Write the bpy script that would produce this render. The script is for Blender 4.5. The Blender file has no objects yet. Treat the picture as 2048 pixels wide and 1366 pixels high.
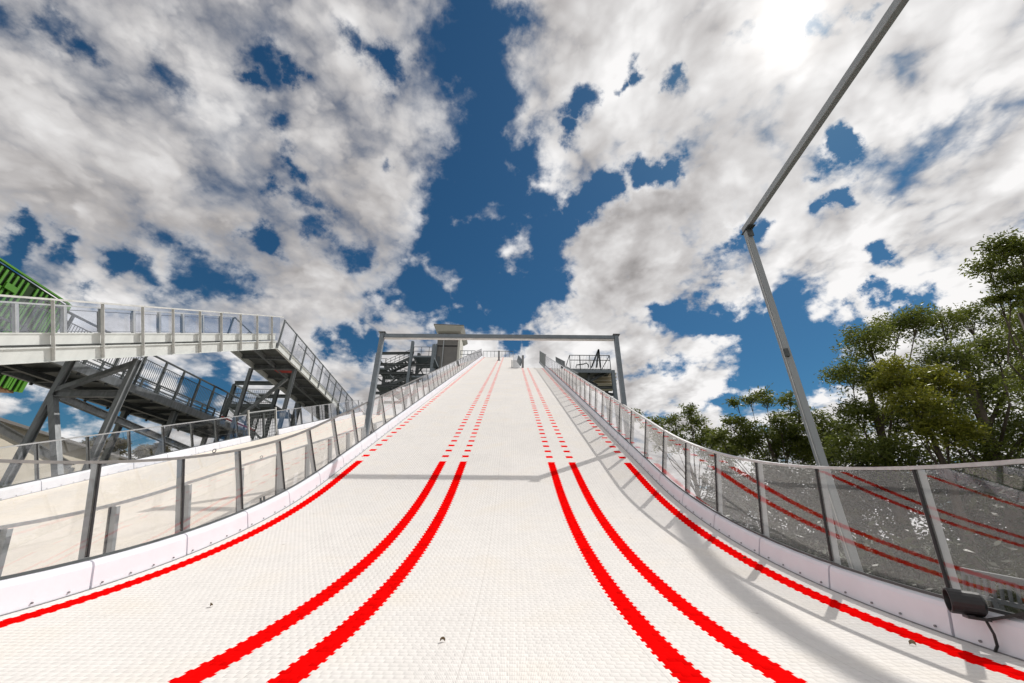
import bpy, bmesh, math, random
from mathutils import Vector, Matrix
random.seed(11)
R = math.radians
scn = bpy.context.scene
col = scn.collection
V = Vector

# ------------------------------------------------------------------ camera
PITCH, FPX = 26.0, 796.0
cam_d = bpy.data.cameras.new('camera'); cam = bpy.data.objects.new('camera', cam_d); col.objects.link(cam)
cam_d.sensor_width = 36; cam_d.lens = FPX / 2048 * 36; cam_d.clip_start = .05; cam_d.clip_end = 3000
CM = Matrix.Rotation(R(90 + PITCH), 3, 'X') @ Matrix.Rotation(R(0.45), 3, 'Z')
cam.rotation_euler = CM.to_euler()
scn.camera = cam
def ray(px, py):
    return CM @ V(((px - 1024) / FPX, (683 - py) / FPX, -1.0))
def at(px, py, x=None, y=None, z=None):
    r = ray(px, py)
    t = x / r.x if x is not None else (y / r.y if y is not None else z / r.z)
    return r * t

# ------------------------------------------------------------------ materials
def mat(name, base=(.5,.5,.5), rough=.6, metal=0., noise=0., nscale=4., bump=0., bscale=60., spec=.5, streak=False):
    m = bpy.data.materials.new(name); m.use_nodes = True
    nt = m.node_tree; b = nt.nodes['Principled BSDF']
    b.inputs['Base Color'].default_value = (*base, 1); b.inputs['Roughness'].default_value = rough
    b.inputs['Metallic'].default_value = metal; b.inputs['Specular IOR Level'].default_value = spec
    if noise or bump:
        tc = nt.nodes.new('ShaderNodeTexCoord')
        mp = nt.nodes.new('ShaderNodeMapping'); nt.links.new(tc.outputs['Object'], mp.inputs[0])
        if streak: mp.inputs['Scale'].default_value = (1, 1, .15)
    if noise:
        n = nt.nodes.new('ShaderNodeTexNoise'); n.inputs['Scale'].default_value = nscale; n.inputs['Detail'].default_value = 6
        n.inputs['Roughness'].default_value = .65
        nt.links.new(mp.outputs[0], n.inputs['Vector'])
        r = nt.nodes.new('ShaderNodeValToRGB')
        lo = tuple(c * (1 - noise) for c in base); hi = tuple(min(1, c * (1 + noise)) for c in base)
        r.color_ramp.elements[0].position = .3; r.color_ramp.elements[1].position = .7
        r.color_ramp.elements[0].color = (*lo, 1); r.color_ramp.elements[1].color = (*hi, 1)
        nt.links.new(n.outputs[0], r.inputs[0]); nt.links.new(r.outputs[0], b.inputs['Base Color'])
    if bump:
        n2 = nt.nodes.new('ShaderNodeTexNoise'); n2.inputs['Scale'].default_value = bscale; n2.inputs['Detail'].default_value = 4
        nt.links.new(mp.outputs[0], n2.inputs['Vector'])
        bp = nt.nodes.new('ShaderNodeBump'); bp.inputs['Strength'].default_value = bump; bp.inputs['Distance'].default_value = .01
        nt.links.new(n2.outputs[0], bp.inputs['Height']); nt.links.new(bp.outputs[0], b.inputs['Normal'])
    return m
M = {}
M['galv'] = mat('galvanised_steel', (.40,.42,.43), .5, .2, .14, 3, streak=True)
M['galv_light'] = mat('pale_galvanised_steel', (.62,.62,.60), .5, .2, .16, 5, .1, 40)
M['steel_blue'] = mat('grey_painted_steel', (.17,.20,.225), .5, .2, .15, 6)
M['dark_steel'] = mat('dark_painted_steel', (.075,.085,.088), .55, .1, .2, 5)
M['pole_steel'] = mat('pole_steel', (.33,.35,.36), .55, .0, .10, .8, streak=True)
M['leg_steel'] = mat('weathered_steel_leg', (.21,.225,.235), .55, .25, .3, 7, .15, 40, streak=True)
M['alu'] = mat('aluminium_rail', (.52,.52,.52), .38, .6, .15, 12)
M['rail_shaded'] = mat('shade_toned_rail', (.24,.23,.22), .45, .4, .2, 8)  # left rail: shade of its underside put into a darker base colour
M['gasket'] = mat('black_gasket', (.018,.018,.02), .6)
M['curb'] = mat('white_padding_board', (.79,.80,.86), .38, 0, .04, 2.5, .03, 20)
M['screw'] = mat('screw_head', (.25,.25,.26), .4, .6)
M['black'] = mat('black_plastic', (.012,.012,.013), .42, 0, .2, 30, .1, 90)
M['cream_wall'] = mat('cream_wall', (.72,.66,.55), .8, 0, .07, .6)
M['cream_roof'] = mat('cream_roof_sheet', (.60,.57,.50), .6, 0, .05, 1)
M['taupe'] = mat('taupe_cladding', (.20,.19,.18), .7, 0, .1, 1.2)
M['taupe_light'] = mat('pale_trim', (.62,.60,.54), .6, 0, .05, 1)
M['fascia'] = mat('pale_fascia', (.66,.68,.66), .5, .1, .10, 3, streak=True)
M['deck_under'] = mat('deck_sheeting', (.16,.17,.165), .7, .1, .25, 1.5)
M['bark'] = mat('gum_bark', (.09,.07,.05), .85, 0, .45, 6, .5, 20, streak=True)
M['grass'] = mat('grass_ground', (.035,.045,.018), .95, 0, .4, .5, .6, 8)
M['red_board'] = mat('red_board', (.55,.06,.05), .5, 0, .05, 3)
M['dry_leaf'] = mat('dry_leaf', (.16,.11,.06), .8, 0, .3, 40)

def glass_mat(name, tint=(.995,.995,.995), boost=1.05, power=3.5):
    m = bpy.data.materials.new(name); m.use_nodes = True
    nt = m.node_tree; nt.nodes.clear()
    out = nt.nodes.new('ShaderNodeOutputMaterial'); mix = nt.nodes.new('ShaderNodeMixShader')
    tr = nt.nodes.new('ShaderNodeBsdfTransparent'); tr.inputs[0].default_value = (*tint, 1)
    gl = nt.nodes.new('ShaderNodeBsdfGlossy'); gl.inputs['Roughness'].default_value = 0; gl.inputs[0].default_value = (.95,.95,.97,1)
    fr = nt.nodes.new('ShaderNodeLayerWeight'); fr.inputs[0].default_value = .5
    mr = nt.nodes.new('ShaderNodeMath'); mr.operation = 'POWER'; mr.inputs[1].default_value = power
    ma = nt.nodes.new('ShaderNodeMath'); ma.operation = 'MULTIPLY_ADD'; ma.inputs[1].default_value = .85 * boost; ma.inputs[2].default_value = .055; ma.use_clamp = True
    nt.links.new(fr.outputs['Facing'], mr.inputs[0]); nt.links.new(mr.outputs[0], ma.inputs[0])
    # thin film of dust and dried water spots
    tc = nt.nodes.new('ShaderNodeTexCoord'); no = nt.nodes.new('ShaderNodeTexNoise'); no.inputs['Scale'].default_value = 3.0; no.inputs['Detail'].default_value = 9; no.inputs['Roughness'].default_value = .7
    nt.links.new(tc.outputs['Object'], no.inputs['Vector'])
    cr = nt.nodes.new('ShaderNodeMapRange'); cr.inputs[1].default_value = .45; cr.inputs[2].default_value = .8; cr.inputs[3].default_value = .0; cr.inputs[4].default_value = .04
    nt.links.new(no.outputs[0], cr.inputs[0])
    df = nt.nodes.new('ShaderNodeBsdfDiffuse'); df.inputs[0].default_value = (.75,.74,.72,1)
    mx2 = nt.nodes.new('ShaderNodeMixShader')
    nt.links.new(ma.outputs[0], mix.inputs[0]); nt.links.new(tr.outputs[0], mix.inputs[1]); nt.links.new(gl.outputs[0], mix.inputs[2])
    nt.links.new(cr.outputs[0], mx2.inputs[0]); nt.links.new(mix.outputs[0], mx2.inputs[1]); nt.links.new(df.outputs[0], mx2.inputs[2])
    nt.links.new(mx2.outputs[0], out.inputs[0])
    return m
M['glass'] = glass_mat('barrier_glass')
M['glass_blue'] = glass_mat('walkway_glass', (.93,.94,.96), .6, 3)

# white interlocking plastic matting; UV = (x, arc length) in metres, red line markings belong to the mat
def mat_matting(name, base, lines=(), s0=0.0, dash=.53, on=.17, width=.186, bump=.6):
    m = bpy.data.materials.new(name); m.use_nodes = True
    nt = m.node_tree; b = nt.nodes['Principled BSDF']; N = nt.nodes.new; L = nt.links.new
    b.inputs['Roughness'].default_value = .62; b.inputs['Specular IOR Level'].default_value = .0
    def mth(op, a, c=None, d=None, clamp=False):
        n = N('ShaderNodeMath'); n.operation = op; n.use_clamp = clamp
        for i, q in enumerate((a, c, d)):
            if q is None: continue
            if hasattr(q, 'links'): L(q, n.inputs[i])
            else: n.inputs[i].default_value = q
        return n.outputs[0]
    uv = N('ShaderNodeUVMap'); uv.uv_map = 'UVMap'
    sp = N('ShaderNodeSeparateXYZ'); L(uv.outputs[0], sp.inputs[0]); u, v = sp.outputs[0], sp.outputs[1]
    P = .062; PV = .060
    rv = mth('DIVIDE', v, PV); row = mth('FLOOR', rv); fv = mth('FRACT', rv)
    odd = mth('MODULO', mth('ABSOLUTE', row), 2.0)
    ru = mth('ADD', mth('DIVIDE', u, P), mth('MULTIPLY', odd, .3))
    cu = mth('FLOOR', ru); fu = mth('FRACT', ru)
    qu = mth('MULTIPLY', mth('ADD', mth('SUBTRACT', cu, mth('MULTIPLY', odd, .3)), .5), P)
    qv = mth('MULTIPLY', mth('ADD', row, .5), PV)
    # bristle rows: soft humps, staggered, with fine fins
    hv = mth('SINE', mth('MULTIPLY', fv, math.pi)); hu = mth('POWER', mth('SINE', mth('MULTIPLY', fu, math.pi)), .45)
    fin = mth('MULTIPLY', mth('SINE', mth('MULTIPLY', u, 2 * math.pi / .0103)), .12)
    hgt = mth('ADD', mth('MULTIPLY', mth('POWER', hv, .6), mth('ADD', hu, fin)), 0)
    geo = N('ShaderNodeTexCoord')
    no = N('ShaderNodeTexNoise'); no.inputs['Scale'].default_value = 1.3; no.inputs['Detail'].default_value = 6; L(geo.outputs['Object'], no.inputs['Vector'])
    wn = N('ShaderNodeTexWhiteNoise'); wn.noise_dimensions = '2D'
    cx = N('ShaderNodeCombineXYZ'); L(cu, cx.inputs[0]); L(row, cx.inputs[1]); L(cx.outputs[0], wn.inputs['Vector'])
    # big sheets about 1 m long that differ a little
    wn2 = N('ShaderNodeTexWhiteNoise'); wn2.noise_dimensions = '2D'; cx2 = N('ShaderNodeCombineXYZ')
    L(mth('FLOOR', mth('DIVIDE', u, 1.24)), cx2.inputs[0]); L(mth('FLOOR', mth('DIVIDE', v, 2.03)), cx2.inputs[1]); L(cx2.outputs[0], wn2.inputs['Vector'])
    val = mth('ADD', mth('ADD', mth('MULTIPLY', wn.outputs['Value'], .05), mth('MULTIPLY', no.outputs[0], .16)), mth('MULTIPLY', wn2.outputs['Value'], .03))
    val = mth('ADD', val, .86)
    mulc = N('ShaderNodeVectorMath'); mulc.operation = 'SCALE'; mulc.inputs[0].default_value = base; L(val, mulc.inputs['Scale'])
    colr = mulc.outputs[0]
    # sheet seams, beige weathering and sparse specks of dirt
    su = mth('LESS_THAN', mth('FRACT', mth('DIVIDE', mth('ADD', u, .31), 1.24)), .006)
    sv = mth('LESS_THAN', mth('FRACT', mth('DIVIDE', v, 2.03)), .005)
    dn = N('ShaderNodeTexNoise'); dn.inputs['Scale'].default_value = 9.0; dn.inputs['Detail'].default_value = 3; L(geo.outputs['Object'], dn.inputs['Vector'])
    dk = N('ShaderNodeMapRange'); dk.inputs[1].default_value = .715; dk.inputs[2].default_value = .76; dk.inputs[4].default_value = .30; L(dn.outputs[0], dk.inputs[0])
    wm = N('ShaderNodeMapRange'); wm.inputs[1].default_value = .5; wm.inputs[2].default_value = .75; wm.inputs[4].default_value = .45; L(no.outputs[0], wm.inputs[0])
    m1 = N('ShaderNodeMix'); m1.data_type = 'RGBA'; L(wm.outputs[0], m1.inputs[0]); L(colr, m1.inputs[6]); m1.inputs[7].default_value = (base[0]*.93, base[1]*.885, base[2]*.80, 1)
    m2 = N('ShaderNodeMix'); m2.data_type = 'RGBA'; L(mth('ADD', dk.outputs[0], mth('MULTIPLY', mth('MAXIMUM', su, sv), .14), clamp=True), m2.inputs[0]); L(m1.outputs[2], m2.inputs[6]); m2.inputs[7].default_value = (.22,.19,.15,1)
    colr = m2.outputs[2]
    if lines:
        msk = None
        for xc in lines:
            k = mth('LESS_THAN', mth('ABSOLUTE', mth('SUBTRACT', qu, xc)), width / 2)
            msk = k if msk is None else mth('MAXIMUM', msk, k)
        ph = mth('FRACT', mth('DIVIDE', mth('SUBTRACT', qv, s0 + .40), dash))
        dsh = mth('MAXIMUM', mth('LESS_THAN', qv, s0), mth('LESS_THAN', ph, on / dash))
        msk = mth('MULTIPLY', msk, dsh)
        mixc = N('ShaderNodeMix'); mixc.data_type = 'RGBA'
        redv = N('ShaderNodeVectorMath'); redv.operation = 'SCALE'; redv.inputs[0].default_value = (.88, .003, .003); L(mth('SUBTRACT', mth('ADD', val, .05), mth('MULTIPLY', mth('POWER', wn.outputs['Value'], 3.0), .30)), redv.inputs['Scale'])
        L(msk, mixc.inputs[0]); L(colr, mixc.inputs[6]); L(redv.outputs[0], mixc.inputs[7]); colr = mixc.outputs[2]
    L(colr, b.inputs['Base Color'])
    bp = N('ShaderNodeBump'); bp.inputs['Strength'].default_value = bump; bp.inputs['Distance'].default_value = .012
    L(hgt, bp.inputs['Height']); L(bp.outputs[0], b.inputs['Normal'])
    return m

# ------------------------------------------------------------------ object helpers
def tag(o, label=None, cat=None, group=None, kind=None):
    if label: o['label'] = label
    if cat: o['category'] = cat
    if group: o['group'] = group
    if kind: o['kind'] = kind
    return o
def empty(name, loc, label=None, cat=None, group=None, kind=None):
    o = bpy.data.objects.new(name, None); col.objects.link(o); o.location = loc; o.empty_display_size = .3
    return tag(o, label, cat, group, kind)
class MB:
    def __init__(s): s.v = []; s.f = []; s.m = []; s.uv = {}
    def poly(s, pts, mi=0):
        n = len(s.v); s.v += [V(p) for p in pts]; s.f.append(tuple(range(n, n + len(pts)))); s.m.append(mi)
    def prism(s, a, b, mi=0):
        """a, b: matching loops"""
        n = len(s.v); k = len(a); s.v += [V(p) for p in a] + [V(p) for p in b]
        s.f.append(tuple(range(n + k - 1, n - 1, -1))); s.f.append(tuple(range(n + k, n + 2 * k))); s.m += [mi, mi]
        for i in range(k):
            j = (i + 1) % k; s.f.append((n + i, n + j, n + k + j, n + k + i)); s.m.append(mi)
    def box(s, c0, c1, mi=0):
        x0, y0, z0 = c0; x1, y1, z1 = c1
        s.prism([(x0,y0,z0),(x1,y0,z0),(x1,y1,z0),(x0,y1,z0)], [(x0,y0,z1),(x1,y0,z1),(x1,y1,z1),(x0,y1,z1)], mi)
    def beam(s, a, b, w, h, up=(0,0,1), mi=0, shape='box'):
        a, b = V(a), V(b); d = (b - a).normalized(); u = V(up)
        if abs(d.dot(u)) > .98: u = V((0,1,0))
        sd = d.cross(u).normalized(); u = sd.cross(d).normalized()
        def loop(p, pts): return [p + sd * q[0] + u * q[1] for q in pts]
        if shape == 'box': polys = [[(-w/2,-h/2),(w/2,-h/2),(w/2,h/2),(-w/2,h/2)]]
        elif shape == 'I':
            t = min(w, h) * .12
            polys = [[(-w/2,-h/2),(w/2,-h/2),(w/2,-h/2+t),(-w/2,-h/2+t)], [(-w/2,h/2-t),(w/2,h/2-t),(w/2,h/2),(-w/2,h/2)], [(-t/2,-h/2+t),(t/2,-h/2+t),(t/2,h/2-t),(-t/2,h/2-t)]]
        else:
            polys = [[(w/2*math.cos(q*math.pi/4), h/2*math.sin(q*math.pi/4)) for q in range(8)]]
        for p in polys: s.prism(loop(a, p), loop(b, p), mi)
    def tube(s, pts, r, mi=0, k=8):
        pts = [V(p) for p in pts]; n0 = len(s.v)
        rr = r if isinstance(r, (list, tuple)) else [r] * len(pts)
        ref = V((.31,.2,.93))
        for i, p in enumerate(pts):
            d = (pts[min(i+1, len(pts)-1)] - pts[max(i-1, 0)]).normalized()
            a = d.cross(ref).normalized(); c = d.cross(a)
            for q in range(k):
                t = 2 * math.pi * q / k; s.v.append(p + (a * math.cos(t) + c * math.sin(t)) * rr[i])
        for i in range(len(pts) - 1):
            for q in range(k):
                w = (q + 1) % k; s.f.append((n0+i*k+q, n0+i*k+w, n0+(i+1)*k+w, n0+(i+1)*k+q)); s.m.append(mi)
        s.f.append(tuple(range(n0+k-1, n0-1, -1))); e = n0 + (len(pts)-1)*k; s.f.append(tuple(range(e, e+k))); s.m += [mi, mi]
    def mesh(s, name, mats, origin=V((0,0,0)), smooth=False, bev=0):
        me = bpy.data.meshes.new(name); o = V(origin)
        me.from_pydata([tuple(p - o) for p in s.v], [], s.f)
        for m in (mats if isinstance(mats, (list, tuple)) else [mats]): me.materials.append(m)
        me.polygons.foreach_set('material_index', s.m)
        if smooth: me.polygons.foreach_set('use_smooth', [True] * len(me.polygons))
        bm = bmesh.new(); bm.from_mesh(me); bmesh.ops.recalc_face_normals(bm, faces=bm.faces)
        if bev:
            bmesh.ops.remove_doubles(bm, verts=bm.verts, dist=1e-5)
            bmesh.ops.bevel(bm, geom=[e for e in bm.edges if len(e.link_faces) == 2 and e.calc_face_angle(0) > .5], offset=bev, segments=2, affect='EDGES', profile=.5, clamp_overlap=True)
        bm.to_mesh(me); bm.free(); me.update()
        return me
    def build(s, name, mats, parent=None, smooth=False, bev=0):
        org = parent.matrix_world.translation if False else (V(root_loc(parent)) if parent else V((0,0,0)))
        o = bpy.data.objects.new(name, s.mesh(name, mats, org, smooth, bev)); col.objects.link(o)
        if parent: o.parent = parent
        return o
def root_loc(o):
    l = V((0,0,0))
    while o is not None: l = l + o.location; o = o.parent
    return l
def place(name, mesh, parent, mw):
    """instance of a shared mesh: mw is a world matrix, the parent is an unrotated empty"""
    o = bpy.data.objects.new(name, mesh); col.objects.link(o)
    o.parent = parent
    o.matrix_basis = Matrix.Translation(-root_loc(parent)) @ mw
    return o

# ------------------------------------------------------------------ ramp profiles: arc length -> (y, z, slope)
class Path:
    def __init__(s, y0, z0, rad, slope, off=0.):
        s.off = off
        s.y0, s.z0, s.r, s.a = y0, z0, rad, R(slope); s.la = rad * s.a
        s.y1 = y0 + rad * math.sin(s.a); s.z1 = z0 + rad * (1 - math.cos(s.a))
    def f(s, t):
        t += s.off
        if t <= 0: return s.y0 + t, s.z0, 0.
        if t < s.la:
            q = t / s.r; return s.y0 + s.r * math.sin(q), s.z0 + s.r * (1 - math.cos(q)), q
        k = t - s.la; return s.y1 + k * math.cos(s.a), s.z1 + k * math.sin(s.a), s.a
    def p(s, t, x, n):
        y, z, a = s.f(t); return V((x, y - n * math.sin(a), z + n * math.cos(a)))
    def mw(s, t, x=0, n=0):
        y, z, a = s.f(t); return Matrix.Translation(s.p(t, x, n)) @ Matrix.Rotation(a, 4, 'X')
    def cuts(s, a, b, step=.35):
        ts = [a]
        lo, hi = max(a, -s.off), min(b, s.la - s.off)
        if hi > lo:
            k = max(1, int((hi - lo) / step))
            ts += [lo + (hi - lo) * i / k for i in range(k + 1)]
        ts.append(b); out = []
        for t in ts:
            if not out or t - out[-1] > 1e-4: out.append(t)
        return out
def sweep(mb, path, s0, s1, poly, step=.35, mi=0):
    ts = path.cuts(s0, s1, step); k = len(poly); n = len(mb.v)
    for t in ts: mb.v += [path.p(t, q[0], q[1]) for q in poly]
    for i in range(len(ts) - 1):
        for q in range(k):
            w = (q + 1) % k; mb.f.append((n+i*k+q, n+i*k+w, n+(i+1)*k+w, n+(i+1)*k+q)); mb.m.append(mi)
    mb.f.append(tuple(range(n+k-1, n-1, -1))); e = n + (len(ts)-1)*k; mb.f.append(tuple(range(e, e+k))); mb.m += [mi, mi]
def surface(name, path, x0, x1, s0, s1, material, parent, thick=.14, step=.12):
    ts = path.cuts(s0, s1, step); xs = [x0 + (x1-x0)*i/6 for i in range(7)]
    me = bpy.data.meshes.new(name); vs = []; fs = []; uvs = []
    o = root_loc(parent)
    for t in ts:
        for x in xs: vs.append(path.p(t, x, 0) - o)
    nx = len(xs)
    for i in range(len(ts)-1):
        for j in range(nx-1):
            fs.append((i*nx+j, i*nx+j+1, (i+1)*nx+j+1, (i+1)*nx+j))
            uvs += [(xs[j], ts[i]), (xs[j+1], ts[i]), (xs[j+1], ts[i+1]), (xs[j], ts[i+1])]
    me.from_pydata([tuple(v) for v in vs], [], fs); uvl = me.uv_layers.new(name='UVMap')
    for i, q in enumerate(uvs): uvl.data[i].uv = q
    me.polygons.foreach_set('use_smooth', [True]*len(fs)); me.materials.append(material); me.update()
    ob = bpy.data.objects.new(name, me); col.objects.link(ob); ob.parent = parent
    return ob

SL = 27.0
MAIN = Path(1.66, -.80, 18.0, SL, .32)
XL, XR = -4.30, 3.42          # inner feet of the two kick boards
SX = MAIN.la - MAIN.off + 1.354           # where the solid red lines end
CELL = .062
LINES = [(round(q / CELL - .35) + .35) * CELL for q in (-4.05, -1.86, -1.31, 1.10, 1.65, 3.10)]
S_R, S_L = 40.1, 58.9         # upper ends of the two halves

# ------------------------------------------------------------------ main ramp
ramp = empty('ski_ramp', (0, 5, -3), 'wide white plastic matted ski ramp with red lines, rising straight ahead between glass barriers', 'ski ramp')
M['mat_main'] = mat_matting('white_ramp_matting', (.785,.758,.73), LINES, SX)
surface('running_surface', MAIN, XL, XR, -7, S_R, M['mat_main'], ramp)
surface('upper_running_surface', MAIN, XL, .15, S_R, S_L, M['mat_main'], ramp)
mb = MB(); sweep(mb, MAIN, -7, S_R, [(XL-.2,-.02),(XR+.2,-.02),(XR+.2,-.3),(XL-.2,-.3)], 1); sweep(mb, MAIN, S_R, S_L, [(XL-.2,-.02),(.15,-.02),(.15,-.3),(XL-.2,-.3)], 1)
mb.build('deck_frame', M['steel_blue'], ramp)
for i, t in enumerate([4, 9, 14, 20, 26, 32, 38, 44, 50, 56]):
    for x in (XL + .3, XR - .4 if t < S_R else -.2):
        p = MAIN.p(t, x, -.3); mb = MB(); mb.beam((p.x, p.y, -3), (p.x, p.y, p.z - .01), .3, .3, shape='I'); mb.build('leg', M['leg_steel'], ramp)

# ------------------------------------------------------------------ glass barriers
PITCH_S = 1.25; H = 1.30
def barrier(path, xb, sg, s0, s1, phase, label, parent_loc, height=H, eye=(), dark_top=False, lean=8.5, glass='glass', kb=.262, rail='alu'):
    LEAN = math.tan(R(lean))
    root = empty('glass_barrier', parent_loc, label, 'glass barrier')
    X = lambda off, n: xb + sg * (off + n * LEAN)
    k0 = math.ceil((s0 - phase) / PITCH_S); ks = range(k0, int((s1 - phase) / PITCH_S) + 1)
    post_s = [phase + k * PITCH_S for k in ks]
    # shared post mesh, local frame: z = normal of the ramp, y = along
    pm = MB()
    def pl(off, n, y): return (sg * (off + n * LEAN), y, n)
    for a, b, y0, y1 in ((.098, .168, -.004, .004), (.098, .108, .004, .045), (.158, .168, .004, .045)):
        pm.prism([pl(a, -.2, y0), pl(b, -.2, y0), pl(b, -.2, y1), pl(a, -.2, y1)], [pl(a, height-.03, y0), pl(b, height-.03, y0), pl(b, height-.03, y1), pl(a, height-.03, y1)])
    post_me = pm.mesh('post', M['galv'])
    gm = MB(); gm.prism([pl(.066, kb+.035, -.010), pl(.097, kb+.035, -.010), pl(.097, kb+.035, .010), pl(.066, kb+.035, .010)], [pl(.066, height-.03, -.010), pl(.097, height-.03, -.010), pl(.097, height-.03, .010), pl(.066, height-.03, .010)])
    gas_me = gm.mesh('gasket', M['gasket'])
    for t in post_s:
        mw = path.mw(t, xb, 0)
        po = place('post', post_me, root, mw)
        g = bpy.data.objects.new('gasket', gas_me); col.objects.link(g); g.parent = po
    ends = [s0] + [t for t in post_s if s0 + .1 < t < s1 - .1] + [s1]
    for a, b in zip(ends[:-1], ends[1:]):
        # kick board panel with rounded top and a narrow joint
        g = .013 if a < 12 else .01; mb = MB()
        poly = [(xb, -.02), (xb + sg*.030, kb-.047), (xb + sg*.045, kb-.014), (xb + sg*.072, kb), (xb + sg*.135, kb+.002), (xb + sg*.135, -.02)]
        if sg < 0: poly = poly[::-1]
        sweep(mb, path, a + g, b - g, poly, .35)
        if a < 16:
            n = 4
            for q in range(n):
                t = a + (b - a) * (q + .35 + .06 * math.sin(q*5+a)) / n; c = path.p(t, xb + sg*.0, .035)
                yv = (path.p(t+.01, 0, 0) - path.p(t, 0, 0)).normalized(); zv = V((0, -yv.z, yv.y))
                ring = [c + V((sg*.006,0,0)) + yv*(.009*math.cos(w*math.pi/4)) + zv*(.009*math.sin(w*math.pi/4)) for w in range(8)]
                mb.prism(ring, [r_ - V((sg*.012,0,0)) for r_ in ring], 1)
        mb.build('kick_board', [M['curb'], M['screw']], root)
        mb = MB()
        pan = [(X(.075, kb+.012), kb+.012), (X(.075, height-.035), height-.035), (X(.087, height-.035), height-.035), (X(.087, kb+.012), kb+.012)]
        if sg < 0: pan = pan[::-1]
        sweep(mb, path, a + .016, b - .016, pan, .35)
        mb.build('glass_pane', M[glass], root)
    mb = MB(); bs_ = [(xb - sg*.012, 0.001), (xb - sg*.012, .007), (xb - sg*.001, .007), (xb - sg*.001, 0.001)]
    sweep(mb, path, s0, s1, bs_ if sg < 0 else bs_[::-1]); mb.build('base_gap_line', M['screw'], root)  # thin grey strip standing in for the dark gap and grime below the boards
    mb = MB(); ch = [(X(.062, kb+.004), kb+.004), (X(.062, kb+.03), kb+.03), (X(.073, kb+.03), kb+.03), (X(.073, kb+.004), kb+.004)]
    sweep(mb, path, s0, s1, ch if sg > 0 else ch[::-1]); 
    mb.build('sill_channel', M['dark_steel'], root)
    mb = MB(); rl = [(X(.055, height-.03), height-.03), (X(.055, height), height), (X(.112, height), height), (X(.112, height-.03), height-.03)]
    sweep(mb, path, s0, s1, rl if sg > 0 else rl[::-1]); mb.build('top_rail', M[rail], root)
    for t in eye:
        mb = MB(); c = path.p(t, X(.08, height), height + .035)
        pts = [c + V((.025*math.cos(q*math.pi/5), 0, .028*math.sin(q*math.pi/5))) for q in range(11)]
        mb.tube(pts, .006, k=6); mb.build('eye_bolt', M['dark_steel'], root)
    return root
bl = barrier(MAIN, XL, -1, -4.67-1.25, 58.9, 2.83, 'curving glass barrier with white kick boards on the left edge of the main ramp', (XL, 5, -1), eye=(4.7, 11, 18), height=1.26, rail='rail_shaded')
br = barrier(MAIN, XR, 1, -4.48-1.25, 40.1, 3.02, 'curving glass barrier with white kick boards on the right edge, beneath the trees', (XR, 5, -1), eye=(8, 16), lean=1.0, kb=.235, height=1.26)

def clip(parent, t, side):
    mb = MB(); x = side * (.10) + (XR if side > 0 else XL)
    for dx in (0, .10):
        mb.beam(MAIN.p(t+dx, x, .25), MAIN.p(t+dx, x + side*.02, .36), .012, .03)
    mb.build('drain_clip', M['dark_steel'], parent)
clip(br, 4.95, 1); clip(br, 9.1, 1); clip(bl, 5.8, -1); clip(bl, 11.3, -1)

# ------------------------------------------------------------------ upper right baluster rail and starting gates
fr = empty('baluster_railing', MAIN.p(41, XR, 0), 'fine grey baluster railing continuing past the top of the right glass barrier', 'railing')
mb = MB()
for i in range(60):
    t = 40.2 + i * .16; mb.beam(MAIN.p(t, XR+.12, -.1), MAIN.p(t, XR+.12, 1.35), .02, .02)
mb.build('balusters', M['galv'], fr)
mb = MB(); mb.beam(MAIN.p(40.1, XR+.12, 1.38), MAIN.p(50, XR+.12, 1.38), .05, .05); mb.beam(MAIN.p(40.1, XR+.12, -.1), MAIN.p(50, XR+.12, -.1), .08, .2); mb.build('rails', M['galv'], fr)
for nm, p0, lab in (('start_gate', (1049, 735), 'short grey start gate with slatted side panel and upright post at the crest'),
                    ('start_post', (1001, 722), 'slim grey upright post standing at the crest between the two pairs of dashed lines')):
    x = (p0[0] - 1027) / FPX * 41; t = 40.0 if nm == 'start_gate' else 51
    x = x if nm == 'start_gate' else (p0[0] - 1027) / FPX * 52
    c = MAIN.p(t, x, 0); g = empty(nm, c, lab, 'start gate' if nm == 'start_gate' else 'post')
    mb = MB(); mb.beam(MAIN.p(t, x, 0), MAIN.p(t, x, 1.3), .22, .12); mb.build('upright', M['leg_steel'], g)
    if nm == 'start_gate':
        mb = MB(); mb.beam(MAIN.p(t, x-.15, .5), MAIN.p(t+1.2, x-.5, .9), .08, .7); mb.build('seat_board', M['steel_blue'], g)
        mb = MB()
        for q in range(7): mb.beam(MAIN.p(t, x-1.15, .06+q*.11), MAIN.p(t, x-.3, .06+q*.11), .03, .05)
        mb.beam(MAIN.p(t, x-1.15, 0), MAIN.p(t, x-1.15, .8), .05, .05)
        mb.build('side_panel', M['galv'], g)
    else:
        mb = MB(); mb.box(c + V((-.2,-.1,0)), c + V((.2,.1,.06))); mb.build('foot_plate', M['leg_steel'], g)
cr = empty('crest_railing', MAIN.p(60, XL, 0), 'low grey rail across the very top of the ramp beside the lift tower', 'railing')
mb = MB()
for i in range(9):
    x = XL + i * .56; mb.beam(MAIN.p(58.8, x, 0), MAIN.p(58.8, x, .9), .05, .05)
mb.build('uprights', M['leg_steel'], cr)
mb = MB(); mb.beam(MAIN.p(58.8, XL, .9), MAIN.p(58.8, .2, .9), .06, .06); mb.build('top_rail', M['leg_steel'], cr)

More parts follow.
